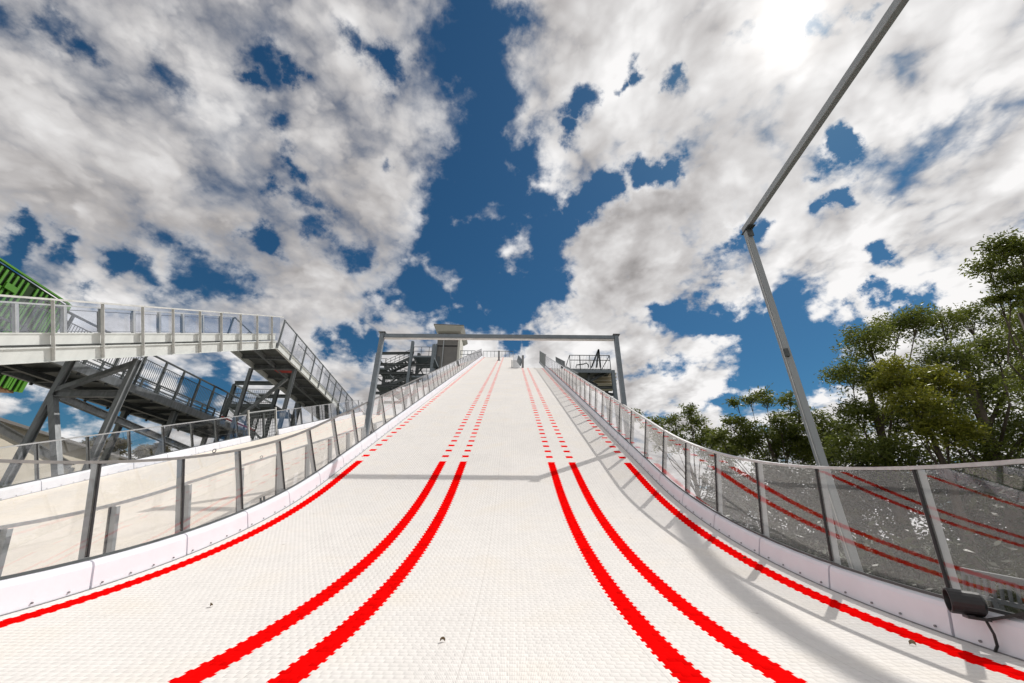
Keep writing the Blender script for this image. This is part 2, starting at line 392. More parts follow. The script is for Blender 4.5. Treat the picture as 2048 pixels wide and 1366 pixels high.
# ------------------------------------------------------------------ sensor box on the right kick board
def build_sensor():
    t = 1.48; x = XR + .02
    c = MAIN.p(t, x - .02, .285); g = empty('sensor_unit', c, 'black drum shaped sensor unit clamped on the right kick board near the camera', 'sensor')
    yv = (MAIN.p(t+.01,0,0) - MAIN.p(t,0,0)).normalized()
    ax = (V((-1.0, 0, 0)) * .80 + yv * .45 + V((0,0,.05))).normalized(); sd = ax.cross(V((0,0,1))).normalized(); up = sd.cross(ax)
    def ring(d, rx, rz, k=20, dz=0): return [c + ax*d + sd*rx*math.cos(q*2*math.pi/k) + up*(rz*math.sin(q*2*math.pi/k)+dz) for q in range(k)]
    mb = MB(); pr = [(-.02,.05,.055),(0.0,.072,.078),(.16,.078,.082),(.172,.076,.08),(.172,.066,.070),(.13,.060,.064)]
    rs = [ring(*p) for p in pr]
    n0 = 0
    for r_ in rs: mb.v += r_
    k = 20
    for i in range(len(rs)-1):
        for q in range(k):
            w = (q+1) % k; mb.f.append((i*k+q, i*k+w, (i+1)*k+w, (i+1)*k+q)); mb.m.append(0)
    mb.f.append(tuple(range(k-1,-1,-1))); e = (len(rs)-1)*k; mb.f.append(tuple(range(e, e+k))); mb.m += [0,0]
    mb.build('housing', M['black'], g, smooth=False)
    mb = MB(); mb.v += ring(.125,.058,.062); mb.f.append(tuple(range(20))); mb.m.append(0); mb.build('lens', M['gasket'], g)
    mb = MB(); b0 = c - ax*.02 - up*.09; b1 = MAIN.p(t-.22, XR+.09, .285)
    mb.beam(b0 + ax*.12, b0, .11, .016); mb.beam(b0, b1, .06, .018); mb.build('bracket', M['black'], g)
    mb = MB()
    pts = [c + ax*.05 - up*.07, MAIN.p(t-.02, XR-.02, .2), MAIN.p(t-.06, XR-.035, .12), MAIN.p(t-.05, XR-.03, .05), MAIN.p(t-.0, XR-.01, .0)]
    mb.tube(pts, .009, k=8); mb.build('cable', M['black'], g, smooth=True)
build_sensor()
# small grey drain grille standing behind the glass
g = empty('drain_grille', MAIN.p(1.75, XR+.5, .1), 'small dark slotted grille leaning behind the right glass beside the sensor unit', 'grille')
mb = MB()
for q in range(9):
    a = MAIN.p(1.93 - q*.055, XR+.36, .26); mb.beam(a, a + V((.05, 0, .15)), .016, .016)
mb.beam(MAIN.p(1.95, XR+.41, .42), MAIN.p(1.46, XR+.41, .42), .03, .05); mb.beam(MAIN.p(1.95, XR+.36, .26), MAIN.p(1.46, XR+.36, .26), .03, .03)
mb.build('bars', M['dark_steel'], g)
mb = MB(); mb.beam(MAIN.p(1.7, XR+.36, -.05), MAIN.p(1.7, XR+.36, .26), .04, .04); mb.beam(MAIN.p(1.7, XR+.15, -.06), MAIN.p(1.7, XR+.5, -.06), .05, .03); mb.build('stand', M['dark_steel'], g)

# dead leaves lying on the matting
for i, (px, py, lab) in enumerate(((422,1213,'curled dry leaf on the white matting between the left outer and inner red lines'),
                                  (885,1283,'dry leaf lying on the white matting in the middle of the ramp'),
                                  (1826,1290,'curled dry leaf on the matting just inside the right outer red line'),
                                  (1490,1118,'tiny dry leaf in the shaded strip beside the right kick board'))):
    r_ = ray(px, py); t = .5
    for _ in range(4000):
        q = r_ * t
        s_ = q.y - MAIN.y0 if q.y < MAIN.y0 else (math.asin(min(1, (q.y-MAIN.y0)/MAIN.r))*MAIN.r if q.y < MAIN.y1 else MAIN.la + (q.y-MAIN.y1)/math.cos(R(SL)))
        if q.z < MAIN.f(s_ - MAIN.off)[1] + .006: break
        t += .002
    mb = MB(); a = random.random()*6
    ax = V((math.cos(a), math.sin(a), 0)); sd = V((-ax.y, ax.x, 0)); n = 7
    L_ = []; R_ = []
    for k in range(n):
        f = k/(n-1); w = .011*math.sin(math.pi*f)+.001; z = .012*math.sin(f*3.1)
        L_.append(q + ax*(f-.5)*.038 + sd*w + V((0,0,z+.020))); R_.append(q + ax*(f-.5)*.038 - sd*w + V((0,0,z)))
    for k in range(n-1): mb.prism([L_[k], L_[k+1], R_[k+1], R_[k]], [v - V((0,0,.0015)) for v in (L_[k], L_[k+1], R_[k+1], R_[k])])
    o = mb.build('dry_leaf', M['dry_leaf']); c = q.copy()
    for v in o.data.vertices: v.co -= c
    o.location = c; tag(o, lab, 'leaf', 'dry leaves on the ramp')

# ------------------------------------------------------------------ neighbouring ramp
NB = Path(0, 0, 14.0, 20.5)
# shift so that the straight part runs through (y 10, z .55)
_dy = 6.8 - NB.y1; NB.y0 += _dy; NB.y1 += _dy
_dz = (.62 - (10.0 - 6.8) * math.tan(R(20.5))) - NB.z1; NB.z0 += _dz; NB.z1 += _dz
nx0, nx1 = -12.0, -5.3
n_top = NB.la + (31.5 - 6.8) / math.cos(R(20.5))
r2 = empty('ski_ramp', (-8.6, 6, -3), 'plain cream matted ski ramp without lines, left of and lower than the main ramp', 'ski ramp')
M['mat_cream'] = mat_matting('cream_ramp_matting', (.90,.835,.75), bump=.2)
surface('running_surface', NB, nx0, nx1, -5, n_top, M['mat_cream'], r2)
mb = MB(); sweep(mb, NB, -5, n_top, [(nx0-.2,-.02),(nx1+.2,-.02),(nx1+.2,-.3),(nx0-.2,-.3)], 1); mb.build('deck_frame', M['steel_blue'], r2)
for t in (2, 8, 14, 20, 26):
    for x in (nx0+.3, nx1-.3):
        p = NB.p(t, x, -.3); mb = MB(); mb.beam((p.x, p.y, -3), (p.x, p.y, p.z-.01), .3, .3, shape='I'); mb.build('leg', M['leg_steel'], r2)
def s_at(px, x, path, py):
    p = at(px, py, x=x); return path.la + (p.y - path.y1) / math.cos(path.a)
sg0, sg1 = s_at(503, nx0, NB, 878), s_at(560, nx0, NB, 862)
barrier(NB, nx0, -1, -3.5, sg0, .6, 'long tinted glass barrier on the far edge of the cream ramp, below the trestle', (nx0, 8, -1), height=1.22)
barrier(NB, nx0, -1, sg1, n_top, sg1 + .02, 'upper glass barrier on the far edge of the cream ramp, right of the mesh gate', (nx0, 22, 2), height=1.22)
barrier(NB, -5.22, 1, -4.6, n_top, 1.6, 'lower glass barrier on the near edge of the cream ramp, seen through the main barrier', (-5.2, 8, -1), height=1.25, eye=(7.3,), lean=-2)
gt = empty('mesh_gate', NB.p(sg0, nx0, 0), 'dark wire mesh gate between the two glass barriers of the cream ramp', 'gate')
mb = MB(); n = 15
for q in range(n + 1):
    t = sg0 + .08 + (sg1 - sg0 - .16) * q / n; mb.beam(NB.p(t, nx0-.1, .02), NB.p(t, nx0-.22, 1.25), .014, .014)
for q in range(9):
    h = .05 + 1.2 * q / 8; mb.beam(NB.p(sg0+.05, nx0-.1-.1*h, h), NB.p(sg1-.05, nx0-.1-.1*h, h), .014, .018)
mb.build('mesh_panel', M['dark_steel'], gt)
for t in (sg0 + .04, sg1 - .04):
    mb = MB(); mb.beam(NB.p(t, nx0-.1, -.1), NB.p(t, nx0-.24, 1.42), .07, .05); mb.build('gate_post', M['galv_light'], gt)
mb = MB(); mb.beam(NB.p(sg0+.07, nx0-.23, 1.3), NB.p(sg1-.07, nx0-.23, 1.3), .05, .05); mb.build('top_bar', M['galv'], gt)
mb = MB(); tm = (sg0+sg1)/2; mb.beam(NB.p(tm, nx0-.09, .1), NB.p(tm, nx0-.2, 1.2), .08, .08); mb.build('lock_stile', M['dark_steel'], gt)

# ------------------------------------------------------------------ elevated walkway: steep part then level part
WX = -12.6; WW = 2.6
wk = empty('elevated_walkway', (WX-1.3, 12.6, -3), 'pale steel elevated walkway with glass guard, climbing then levelling off behind the cream ramp', 'walkway')
S = V((0, math.cos(R(SL)), math.sin(R(SL)))); Nn = V((0, -S.z, S.y))
def W(x, d, n): return V((x, 0, 0)) + S * d + Nn * n      # n measured from the camera axis
DC = 21.25
nb, nt_ = -.83, .86
# side fascias (two channels with flange line between), both sides
for sx, xx in ((1, WX), (-1, WX - WW)):
    mb = MB()
    def plate(n0, n1, x0, x1, d0=3.0, d1=DC, m=0):
        mb.prism([W(x0,d0,n0), W(x1,d0,n0), W(x1,d0,n1), W(x0,d0,n1)], [W(x0,d1,n0), W(x1,d1,n0), W(x1,d1,n1), W(x0,d1,n1)])
    plate(nb, nb+.36, xx-.02, xx); plate(nb+.36, nb+.40, xx-.03*(1), xx+.06*sx if sx>0 else xx-.06)
    plate(nb-.015, nb-.001, xx-.08, xx+.05)
    plate(nb+.46, nb+.74, xx-.055, xx-.04); plate(nb+.74, nb+.775, xx-.06, xx-.015)
    mb.build('side_fascia', M['fascia'], wk)
mb = MB(); mb.prism([W(WX-WW+.08,3,nb+.42), W(WX-.07,3,nb+.42), W(WX-.07,3,nb+.45), W(WX-WW+.08,3,nb+.45)], [W(WX-WW+.08,DC,nb+.42), W(WX-.07,DC,nb+.42), W(WX-.07,DC,nb+.45), W(WX-WW+.08,DC,nb+.45)])
for q in range(15): mb.beam(W(WX-WW+.03, 3.3+q*1.25, nb+.2), W(WX-.03, 3.3+q*1.25, nb+.2), .1, .3, up=Nn, shape='I')
mb.build('deck', M['deck_under'], wk)
post_d = [WX * -1 * k for k in (.863,.968,1.073,1.169,1.27,1.363,1.46,1.555,1.65)]
post_d = [post_d[0] - 2.9, post_d[0] - 1.55] + post_d
for sx, xx in ((1, WX+.035), (-1, WX-WW-.035)):
    for d in post_d:
        mb = MB()
        mb.beam(W(xx+.03*sx, d, nb+.02), W(xx+.03*sx, d, nt_-.02), .10, .012, up=S); mb.beam(W(xx-.02*sx, d+.04, nb+.02), W(xx-.02*sx, d+.04, nt_-.02), .012, .09, up=S)
        mb.build('post', M['galv_light'], wk)
    ds = [3.2] + post_d + [DC + .4]
    for a, b in zip(ds[:-1], ds[1:]):
        mb = MB(); x = xx - .03*sx
        mb.prism([W(x-.006,a+.03,nb+.80), W(x+.006,a+.03,nb+.80), W(x+.006,a+.03,nt_-.03), W(x-.006,a+.03,nt_-.03)], [W(x-.006,b-.03,nb+.80), W(x+.006,b-.03,nb+.80), W(x+.006,b-.03,nt_-.03), W(x-.006,b-.03,nt_-.03)])
        mb.build('glass_pane', M['glass_blue'], wk)
        if sx < 0:
            f = MB()
            for n_ in (nb+.82, nt_-.14): f.beam(W(x-.03, a+.1, n_), W(x-.03, b-.1, n_), .02, .02)
            for dd in (a+.1, b-.1): f.beam(W(x-.03, dd, nb+.83), W(x-.03, dd, nt_-.15), .02, .02)
            f.build('pane_frame', M['dark_steel'], wk)
    mb = MB(); mb.beam(W(xx, 3, nt_), W(xx, DC+.62, nt_), .07, .05); mb.build('top_rail', M['galv_light'], wk)
# truss bracing glimpsed through the glass behind the steep part
# level part
c0b = W(WX, DC, nb); c0t = V((WX, c0b.y + .05, 0)); zt = at(568, 639, x=WX).z; zb = c0b.z
far = V((-14.4, 38.0, 0)); near = V((WX, c0b.y, 0)); LD = (far - near); LL = LD.length; LD.normalize(); LN = V((-LD.y, LD.x, 0))  # LN points left
def Lw(a, off, z): return V((near.x, near.y, 0)) + LD * a + LN * off + V((0, 0, z))
mb = MB()
for o_ in (0, WW):
    s_ = -1 if o_ == 0 else 1
    mb.prism([Lw(0,o_-.012,zb), Lw(0,o_+.012,zb), Lw(0,o_+.012,zb+.34), Lw(0,o_-.012,zb+.34)], [Lw(LL,o_-.012,zb), Lw(LL,o_+.012,zb), Lw(LL,o_+.012,zb+.34), Lw(LL,o_-.012,zb+.34)])
    for zz in (zb-.014, zb+.342): mb.prism([Lw(0,o_-.07,zz), Lw(0,o_+.07,zz), Lw(0,o_+.07,zz+.012), Lw(0,o_-.07,zz+.012)], [Lw(LL,o_-.07,zz), Lw(LL,o_+.07,zz), Lw(LL,o_+.07,zz+.012), Lw(LL,o_-.07,zz+.012)])
mb.build('side_beam', M['fascia'], wk)
mb = MB()
mb.prism([Lw(0,.03,zb+.26), Lw(0,WW-.03,zb+.26), Lw(0,WW-.03,zb+.30), Lw(0,.03,zb+.30)], [Lw(LL,.03,zb+.26), Lw(LL,WW-.03,zb+.26), Lw(LL,WW-.03,zb+.30), Lw(LL,.03,zb+.30)])
k = int(LL / .18)
for q in range(k): # corrugations of the deck sheet
    mb.beam(Lw(q*.18+.05, .05, zb+.245), Lw(q*.18+.05, WW-.05, zb+.245), .08, .03)
mb.build('level_deck', M['deck_under'], wk)
mb = MB()
for q in range(12): mb.beam(Lw(.1+q*LL/11.6, .02, zb+.13), Lw(.1+q*LL/11.6, WW-.02, zb+.13), .1, .2, shape='I')
mb.beam(Lw(0, WW/2, zb+.10), Lw(LL, WW/2, zb+.10), .14, .2, shape='I')
mb.build('deck_beams', M['leg_steel'], wk)
nP = 13
for o_ in (0, WW):
    lp = [LL * (i / (nP-1)) ** .97 for i in range(nP)]
    for a in lp:
        mb = MB(); mb.beam(Lw(a, o_ + (-.05 if o_ == 0 else .05), zb+.02), Lw(a, o_ + (-.05 if o_ == 0 else .05), zt-.02), .05, .09, up=LN); mb.build('post', M['leg_steel'], wk)
    for a, b in zip(lp[:-1], lp[1:]):
        mb = MB(); mb.prism([Lw(a+.04,o_-.006,zb+.50), Lw(a+.04,o_+.006,zb+.50), Lw(a+.04,o_+.006,zt-.05), Lw(a+.04,o_-.006,zt-.05)], [Lw(b-.04,o_-.006,zb+.50), Lw(b-.04,o_+.006,zb+.50), Lw(b-.04,o_+.006,zt-.05), Lw(b-.04,o_-.006,zt-.05)])
        mb.build('glass_pane', M['glass_blue'], wk)
    mb = MB(); mb.beam(Lw(0, o_, zt), Lw(LL, o_, zt), .06, .05); mb.beam(Lw(0, o_, zb+.46), Lw(LL, o_, zb+.46), .03, .05); mb.beam(Lw(2.4, o_+(.05 if o_==0 else -.05), zt-.35), Lw(LL, o_+(.05 if o_==0 else -.05), zt-.35), .03, .03)
    mb.build('top_rail', M['leg_steel'], wk)
mb = MB(); mb.box(Lw(3.2, .6, zb+.05), Lw(3.9, 1.5, zb+.13)); mb.build('red_sign_board', M['red_board'], wk)
# trestles (legs, braces) of the walkway
def trestle(y, xr, xl, ztr, ztl, zmid, brace_to=None):
    for x, z in ((xr, ztr), (xl, ztl)):
        mb = MB(); mb.beam((x, y, -3), (x, y, z), .16, .19, up=(0,1,0), shape='I'); mb.build('leg', M['leg_steel'], wk)
    mb = MB(); mb.beam((xl+.03, y, zmid), (xr-.03, y, zmid), .18, .22, shape='I'); mb.build('cross_beam', M['leg_steel'], wk)
    mb = MB(); mb.beam((xl+.05, y, zmid+.12), (xr-.05, y, ztr-.15), .16, .16); mb.build('brace', M['leg_steel'], wk)
    mb = MB(); mb.beam((xl+.05, y-.02, zmid-.12), ((xr+xl)/2+.35, y-.02, zmid-2.6), .18, .18); mb.beam(((xr+xl)/2+.35, y-.02, zmid-2.6), ((xr+xl)/2+.8, y-.02, -3), .18, .18); mb.build('brace', M['leg_steel'], wk)
trestle(12.6, -12.85, -15.1, 5.35, 5.35, 4.1)
mb = MB(); mb.beam((-15.0, 12.7, 4.05), (-15.0, 22.0, 3.2), .2, .24, shape='I'); mb.build('long_beam', M['leg_steel'], wk)
ty = 22.2
for px, top in ((590.7, 735), (502.6, 737)):
    p = at(px, top, y=ty); mb = MB(); mb.beam((p.x, ty, -3), (p.x, ty, zb-.02), .18, .18, up=(0,1,0), shape='I'); mb.build('leg', M['leg_steel'], wk)
a_, b_ = at(574, 757, y=ty), at(466, 845, y=ty)
mb = MB(); mb.beam(a_, b_, .16, .16); mb.build('brace', M['leg_steel'], wk)
a_, b_ = at(505, 735, y=ty), at(592, 735, y=ty); mb = MB(); mb.beam(a_, b_, .2, .24, shape='I'); mb.build('cross_beam', M['leg_steel'], wk)
for y_ in (29.5, 35.5):
    for off in (.1, WW-.1):
        a = (y_ - near.y) / LD.y; p = Lw(a, off, 0); mb = MB(); mb.beam((p.x, p.y, -3), (p.x, p.y, zb-.02), .22, .22, shape='I'); mb.build('leg', M['leg_steel'], wk)

# ------------------------------------------------------------------ rear walkway with barred guard
rw = empty('rear_walkway', (-18.5, 20, -3), 'dark steel walkway with vertical bar guards behind the glass walkway', 'walkway')
zr, zd = 7.75, 5.95
ex, ey = -17.4, 13.0
def B(x, y, z): return V((x, y, z))
mb = MB()
for x in (-17.4, -20.6): mb.box((x-.1, 12.4, zd-.2), (x+.1, 27.0, zd+.15))
mb.build('edge_beam', M['leg_steel'], rw)
mb = MB(); mb.box((-20.5, 12.4, zd+.02), (-17.5, 27.0, zd+.08)); mb.build('deck', M['deck_under'], rw)
mb = MB()
for i in range(13): mb.beam((-20.5, 12.6+i*1.2, zd-.08), (-17.5, 12.6+i*1.2, zd-.08), .1, .18, shape='I')
mb.beam((-19, 12.4, zd-.28), (-19, 27, zd-.28), .2, .2, shape='I')
mb.build('joists', M['dark_steel'], rw)
for x in (-17.4, -20.6):
    for i in range(13):
        y = 12.6 + i*1.2; mb = MB(); mb.beam((x, y, zd-.3), (x, y, zr), .06, .10, up=(0,1,0)); mb.build('post', M['dark_steel'], rw)
        if i < 12:
            mb = MB()
            for q in range(1, 11): mb.beam((x, y+q*.109, zd+.5), (x, y+q*.109, zr-.33), .016, .016)
            for z in (zd+.22, zd+.36, zd+.5, zr-.33): mb.beam((x, y+.05, z), (x, y+1.15, z), .03, .03)
            mb.build('bar_panel', M['dark_steel'], rw)
    mb = MB(); mb.beam((x, 12.5, zr), (x, 27.0, zr), .07, .07); mb.build('top_rail', M['dark_steel'], rw)
for y in (20.5, 26.6):
    for x in (-17.7, -20.3): mb = MB(); mb.beam((x, y, -3), (x, y, zd-.2), .22, .22, shape='I'); mb.build('leg', M['leg_steel'], rw)
mb = MB(); mb.box((-17.33, 23.4, zd+.25), (-17.3, 26.8, zd+.36)); mb.build('kick_plate', M['red_board'], rw)

# dark end frame with mesh platform
pf = empty('mesh_platform', (-18.2, 28.5, -3), 'small dark steel frame with wire mesh platform seen between the walkway legs', 'platform')
fy = 27.4
pl_, pr_ = at(470, 769, y=fy), at(557, 773, y=fy)
for yy in (fy, fy+3):
    for p in (pl_, pr_): mb = MB(); mb.beam((p.x, yy, -3), (p.x, yy, p.z), .22, .22, shape='I'); mb.build('leg', M['dark_steel'], pf)
    mb = MB(); mb.beam((pl_.x-.05, yy, pl_.z+.12), (pr_.x+.05, yy, pl_.z+.12), .22, .24, shape='I'); mb.build('cross_beam', M['dark_steel'], pf)
zp = at(500, 808, y=fy).z
mb = MB(); mb.box((pl_.x, fy-.1, zp-.25), (pr_.x, fy+3, zp)); mb.build('deck', M['dark_steel'], pf)
mb = MB()
n = 22
for q in range(n+1):
    x = pl_.x + (pr_.x-pl_.x)*q/n; mb.beam((x, fy-.05, zp), (x, fy-.05, zp+1.1), .014, .014)
for q in range(4): mb.beam((pl_.x, fy-.05, zp+.1+q*.33), (pr_.x, fy-.05, zp+.1+q*.33), .03, .03)
for q in range(20):
    mb.beam((pl_.x, fy+q*.15, zp), (pl_.x, fy+q*.15, zp+1.1), .014, .014)
mb.build('mesh_guard', M['dark_steel'], pf)
mb = MB(); mb.beam((pl_.x, fy, pl_.z), (pr_.x, fy, zp), .12, .12); mb.beam((pl_.x, fy, zp-.2), (pr_.x, fy, zp-2.6), .12, .12); mb.build('brace', M['galv'], pf)

# ------------------------------------------------------------------ portal frame and tall frame
py_ = 12.3
a, b = at(765, 670, y=py_), at(1232, 675, y=py_)
pt = empty('portal_frame', (0, py_, -3), 'grey steel portal frame straddling the main ramp, crossbar in front of the lift tower', 'portal frame')
for p in (a, b): mb = MB(); mb.beam((p.x, py_, -3), (p.x, py_, p.z+.06), .14, .17, up=(0,1,0)); mb.build('column', M['steel_blue'], pt, bev=.012)
mb = MB(); mb.beam((a.x+.09, py_, (a.z+b.z)/2-.03), (b.x-.09, py_, (a.z+b.z)/2-.03), .16, .13); mb.build('crossbar', M['steel_blue'], pt, bev=.01)
mb = MB(); mb.beam((a.x+.09, py_, (a.z+b.z)/2-.115), (b.x-.09, py_, (a.z+b.z)/2-.115), .10, .035); mb.build('lower_flange', M['galv_light'], pt)  # pale steel flange along the underside of the crossbar
for p in (a, b): mb = MB(); mb.box((p.x-.12, py_-.13, p.z+.065), (p.x+.12, py_+.13, p.z+.085)); mb.build('cap_plate', M['leg_steel'], pt)

ty2 = 13.0
c = at(1492, 457, y=ty2)
tf = empty('overhead_frame', (c.x, ty2, -3), 'tall galvanised steel pole with a long arm reaching back overhead on the right', 'overhead frame')
mb = MB(); mb.beam((c.x, ty2, -3), (c.x, ty2, c.z-.18), .23, .23, up=(0,1,0), shape='box'); mb.build('pole', M['pole_steel'], tf, bev=.03)
e = at(1803, 0, z=c.z); dd = (e - c); dd.z = 0; dd.normalize(); e2 = c + dd * 24
mb = MB(); mb.beam(c - dd*.16 , e2, .20, .26); mb.build('arm', M['pole_steel'], tf, bev=.02)
mb = MB(); mb.beam(c + V((0,0,-.17)) - dd*.2, c + V((0,0,-.17)) + dd*.42, .30, .03); mb.beam(c + V((.0,-.19,-.18)), c + V((.0,-.19,-.55)), .2, .04); mb.build('joint_plate', M['dark_steel'], tf)
mb = MB(); q = at(1574, 704, y=ty2-.2); mb.box((q.x-.06, ty2-.20, q.z-.15), (q.x+.08, ty2-.117, q.z+.15)); mb.build('junction_box', M['dark_steel'], tf)
mb = MB(); mb.tube([(c.x-.135, ty2-.05, c.z-.7), (c.x-.132, ty2-.05, 4.0), (c.x-.135, ty2-.05, -2.5)], .014); mb.build('cable', M['galv_light'], tf)
mb = MB(); mb.beam((e2.x, e2.y, -3), (e2.x, e2.y, c.z-.16), .25, .25, up=(0,1,0)); mb.build('pole', M['pole_steel'], tf)

# ------------------------------------------------------------------ stair tower, lift tower, right platform
st = empty('stair_tower', (-15, 42, -3), 'open dark steel stair tower with zigzag flights left of the lift tower', 'stair tower')
Y = 42.0; dep = 3.4
def Q(px, py, dy=0): return at(px, py, y=Y) + V((0, dy, 0))
for px, t_ in ((756, 706), (826, 683), (868, 690)):
    for dy in (0, dep):
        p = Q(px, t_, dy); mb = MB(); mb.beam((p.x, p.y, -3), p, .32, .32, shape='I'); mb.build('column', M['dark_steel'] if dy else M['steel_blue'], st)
def hbeam(x0, y0, x1, y1, dy=0, w=.2, h=.28, nm='beam', m='dark_steel'):
    mb = MB(); mb.beam(Q(x0, y0, dy), Q(x1, y1, dy), w, h, shape='I'); mb.build(nm, M[m], st)
hbeam(754, 707, 828, 706); 
for dy in (0, dep):
    hbeam(752, 729, 868, 729, dy); hbeam(752, 746, 826, 746, dy); hbeam(750, 772, 820, 770, dy); hbeam(750, 786, 800, 786, dy)
def landing(x0, x1, yy, d0=0, d1=dep):
    a, b = Q(x0, yy), Q(x1, yy); mb = MB(); mb.box((a.x, Y+d0, a.z-.2), (b.x, Y+d1, a.z)); mb.build('landing', M['steel_blue'], st)
    mb = MB()
    for q in range(int((b.x-a.x)/.9)+1):
        x = a.x + q*.9; mb.beam((x, Y+d0, a.z), (x, Y+d0, a.z+1.1), .05, .05)
    for h in (.55, 1.1): mb.beam((a.x, Y+d0, a.z+h), (b.x, Y+d0, a.z+h), .045, .045)
    mb.build('guard_rail', M['dark_steel'], st)
landing(826, 868, 711); landing(753, 772, 735); landing(820, 866, 751); landing(752, 776, 771); 
def flight(x0, y0, x1, y1, d0):
    a, b = Q(x0, y0, d0), Q(x1, y1, d0); 
    mb = MB()
    for o_ in (0, 1.3): mb.beam(a + V((0,o_,0)), b + V((0,o_,0)), .06, .34)
    mb.build('stringer', M['dark_steel'], st)
    mb = MB(); n = max(6, int((b-a).length/.32))
    for q in range(1, n):
        p = a.lerp(b, q/n); mb.box((p.x-.13, p.y+.03, p.z), (p.x+.13, p.y+1.27, p.z+.035))
    mb.build('treads', M['galv'], st)
    mb = MB()
    for q in range(0, 7):
        p = a.lerp(b, q/6); mb.beam(p, p + V((0,0,1.1)), .04, .04)
    for h in (.4, .75, 1.1): mb.beam(a + V((0,0,h)), b + V((0,0,h)), .04, .04)
    mb.build('guard_rail', M['dark_steel'], st)
flight(770, 738, 825, 714, 0); flight(774, 736, 828, 752, 1.6); flight(772, 772, 824, 752, 0); flight(774, 773, 800, 790, 1.6)
for seg in ((756, 715, 775, 740), (756, 757, 800, 788), (828, 715, 848, 752), (800, 750, 776, 770), (866, 712, 830, 752)):
    hbeam(*seg, 0, .12, .14, 'brace')

lt = empty('lift_tower', (-10, 52, -3), 'taupe clad lift tower with a cream overhanging roof beside the top of the ramp', 'lift tower')
Y = 52.0
p0, p1 = at(876, 672, y=Y), at(917, 672, y=Y); zt_ = at(895, 667, y=Y).z
mb = MB(); mb.box((p0.x, Y, -3), (p1.x, Y+3.6, zt_)); mb.build('shaft', M['taupe'], lt)
mb = MB(); mb.box((p1.x+.003, Y-.06, -3), (p1.x+.3, Y+3.6, zt_-.02)); mb.build('corner_trim', M['taupe_light'], lt)
zz = at(895, 692, y=Y).z; mb = MB(); mb.box((p0.x-.05, Y-.05, zz-.09), (p1.x+.05, Y-.002, zz+.09)); mb.build('band', M['gasket'], lt)
mb = MB(); mb.tube([(p0.x+.95, Y-.12, -3), (p0.x+.95, Y-.12, zt_+.9)], .09); mb.build('downpipe', M['galv'], lt)
r0, r1 = at(868, 660, y=Y-1.2), at(924, 663, y=Y-1.2)
mb = MB()
lo = [(r0.x+.5, Y-.7, zt_-.0), (r1.x-.25, Y-.7, zt_), (r1.x-.25, Y+4.2, zt_), (r0.x+.5, Y+4.2, zt_)]
hi = [(r0.x-.1, Y-1.3, zt_+.75), (r1.x+.2, Y-1.3, zt_+.60), (r1.x+.2, Y+4.8, zt_+.60), (r0.x-.1, Y+4.8, zt_+.75)]
mb.prism(lo, hi); mb.build('roof', M['taupe_light'], lt)
mb = MB(); mb.prism([V(q)+V((0,0,.003)) for q in hi], [V(q)+V((0,0,.15)) for q in hi]); mb.build('roof_edge', M['taupe'], lt)
mb = MB()
for px in (869, 873): q = at(px, 700, y=Y); mb.beam((q.x, Y-.3, -3), (q.x, Y-.3, at(869, 690, y=Y).z), .2, .3)
mb.build('service_riser', M['steel_blue'], lt)
# access landing between the tower and ramp top
al = empty('access_landing', (-6.5, 50, -3), 'grey steel landing with tube rails joining the lift tower to the ramp top', 'landing')
a, b = at(920, 716, y=50), at(950, 711, y=50)
mb = MB(); mb.box((a.x, 50, a.z-.3), (b.x, 53, a.z)); mb.build('deck', M['steel_blue'], al)
mb = MB()
for q in range(5): x = a.x + (b.x-a.x)*q/4; mb.beam((x, 50, a.z), (x, 50, a.z+1.1), .06, .06)
for h in (.55, 1.1): mb.beam((a.x, 50, a.z+h), (b.x, 50, a.z+h), .06, .06)
mb.build('guard_rail', M['steel_blue'], al)
for q in (0, 1): x = a.x + .15 if q == 0 else b.x - .15; mb = MB(); mb.beam((x, 52, -3), (x, 52, a.z-.3), .25, .25, shape='I'); mb.build('leg', M['dark_steel'], al)

rp = empty('viewing_platform', (9, 38, -3), 'dark steel viewing platform with barred railing right of the ramp top, behind the portal', 'platform')
Y = 38.0
a, b = at(1141, 739, y=Y), at(1222, 739, y=Y); zz = a.z
mb = MB(); mb.box((a.x, Y, zz-.32), (b.x, Y+.12, zz)); mb.box((a.x, Y+3.9, zz-.32), (b.x, Y+4.0, zz)); mb.box((a.x, Y+.12, zz-.32), (a.x+.12, Y+3.9, zz)); mb.build('edge_beam', M['steel_blue'], rp)
mb = MB(); mb.box((a.x+.12, Y+.12, zz-.12), (b.x, Y+3.9, zz-.04))
mb.build('deck', M['deck_under'], rp)
for (px, py2) in ((1128, 700), (1226, 738)):
    for dy in (.2, 3.6):
        p = at(px, py2, y=Y); mb = MB(); mb.beam((p.x, Y+dy, -3), (p.x, Y+dy, zz if px > 1200 else zz - .32), .36, .36, shape='I'); mb.build('column', M['steel_blue'], rp)
for (u0, v0, u1, v1) in ((1178, 743, 1176, 765), (1180, 762, 1220, 741), (1190, 775, 1228, 775), (1200, 786, 1232, 790), (1165, 757, 1195, 772)):
    mb = MB(); mb.beam(at(u0, v0, y=Y+.6), at(u1, v1, y=Y+.6), .22, .26, shape='I'); mb.build('brace', M['dark_steel'], rp)
mb = MB()
for q in range(4): p = at(1185, 752+q*7, y=Y+2); mb.box((p.x, Y+1.2, p.z), (p.x+2.4, Y+3.5, p.z+.06))
mb.build('stair_treads', M['cream_wall'], rp)
mb = MB(); ht = at(1145, 710, y=Y).z
n = 26
for yy in (Y+.05, Y+3.9):
    mb = MB()
    for q in range(n+1): x = a.x + (b.x-a.x)*q/n; mb.beam((x, yy, zz), (x, yy, ht), .02, .02)
    mb.build('balusters', M['dark_steel'], rp)
mb = MB()
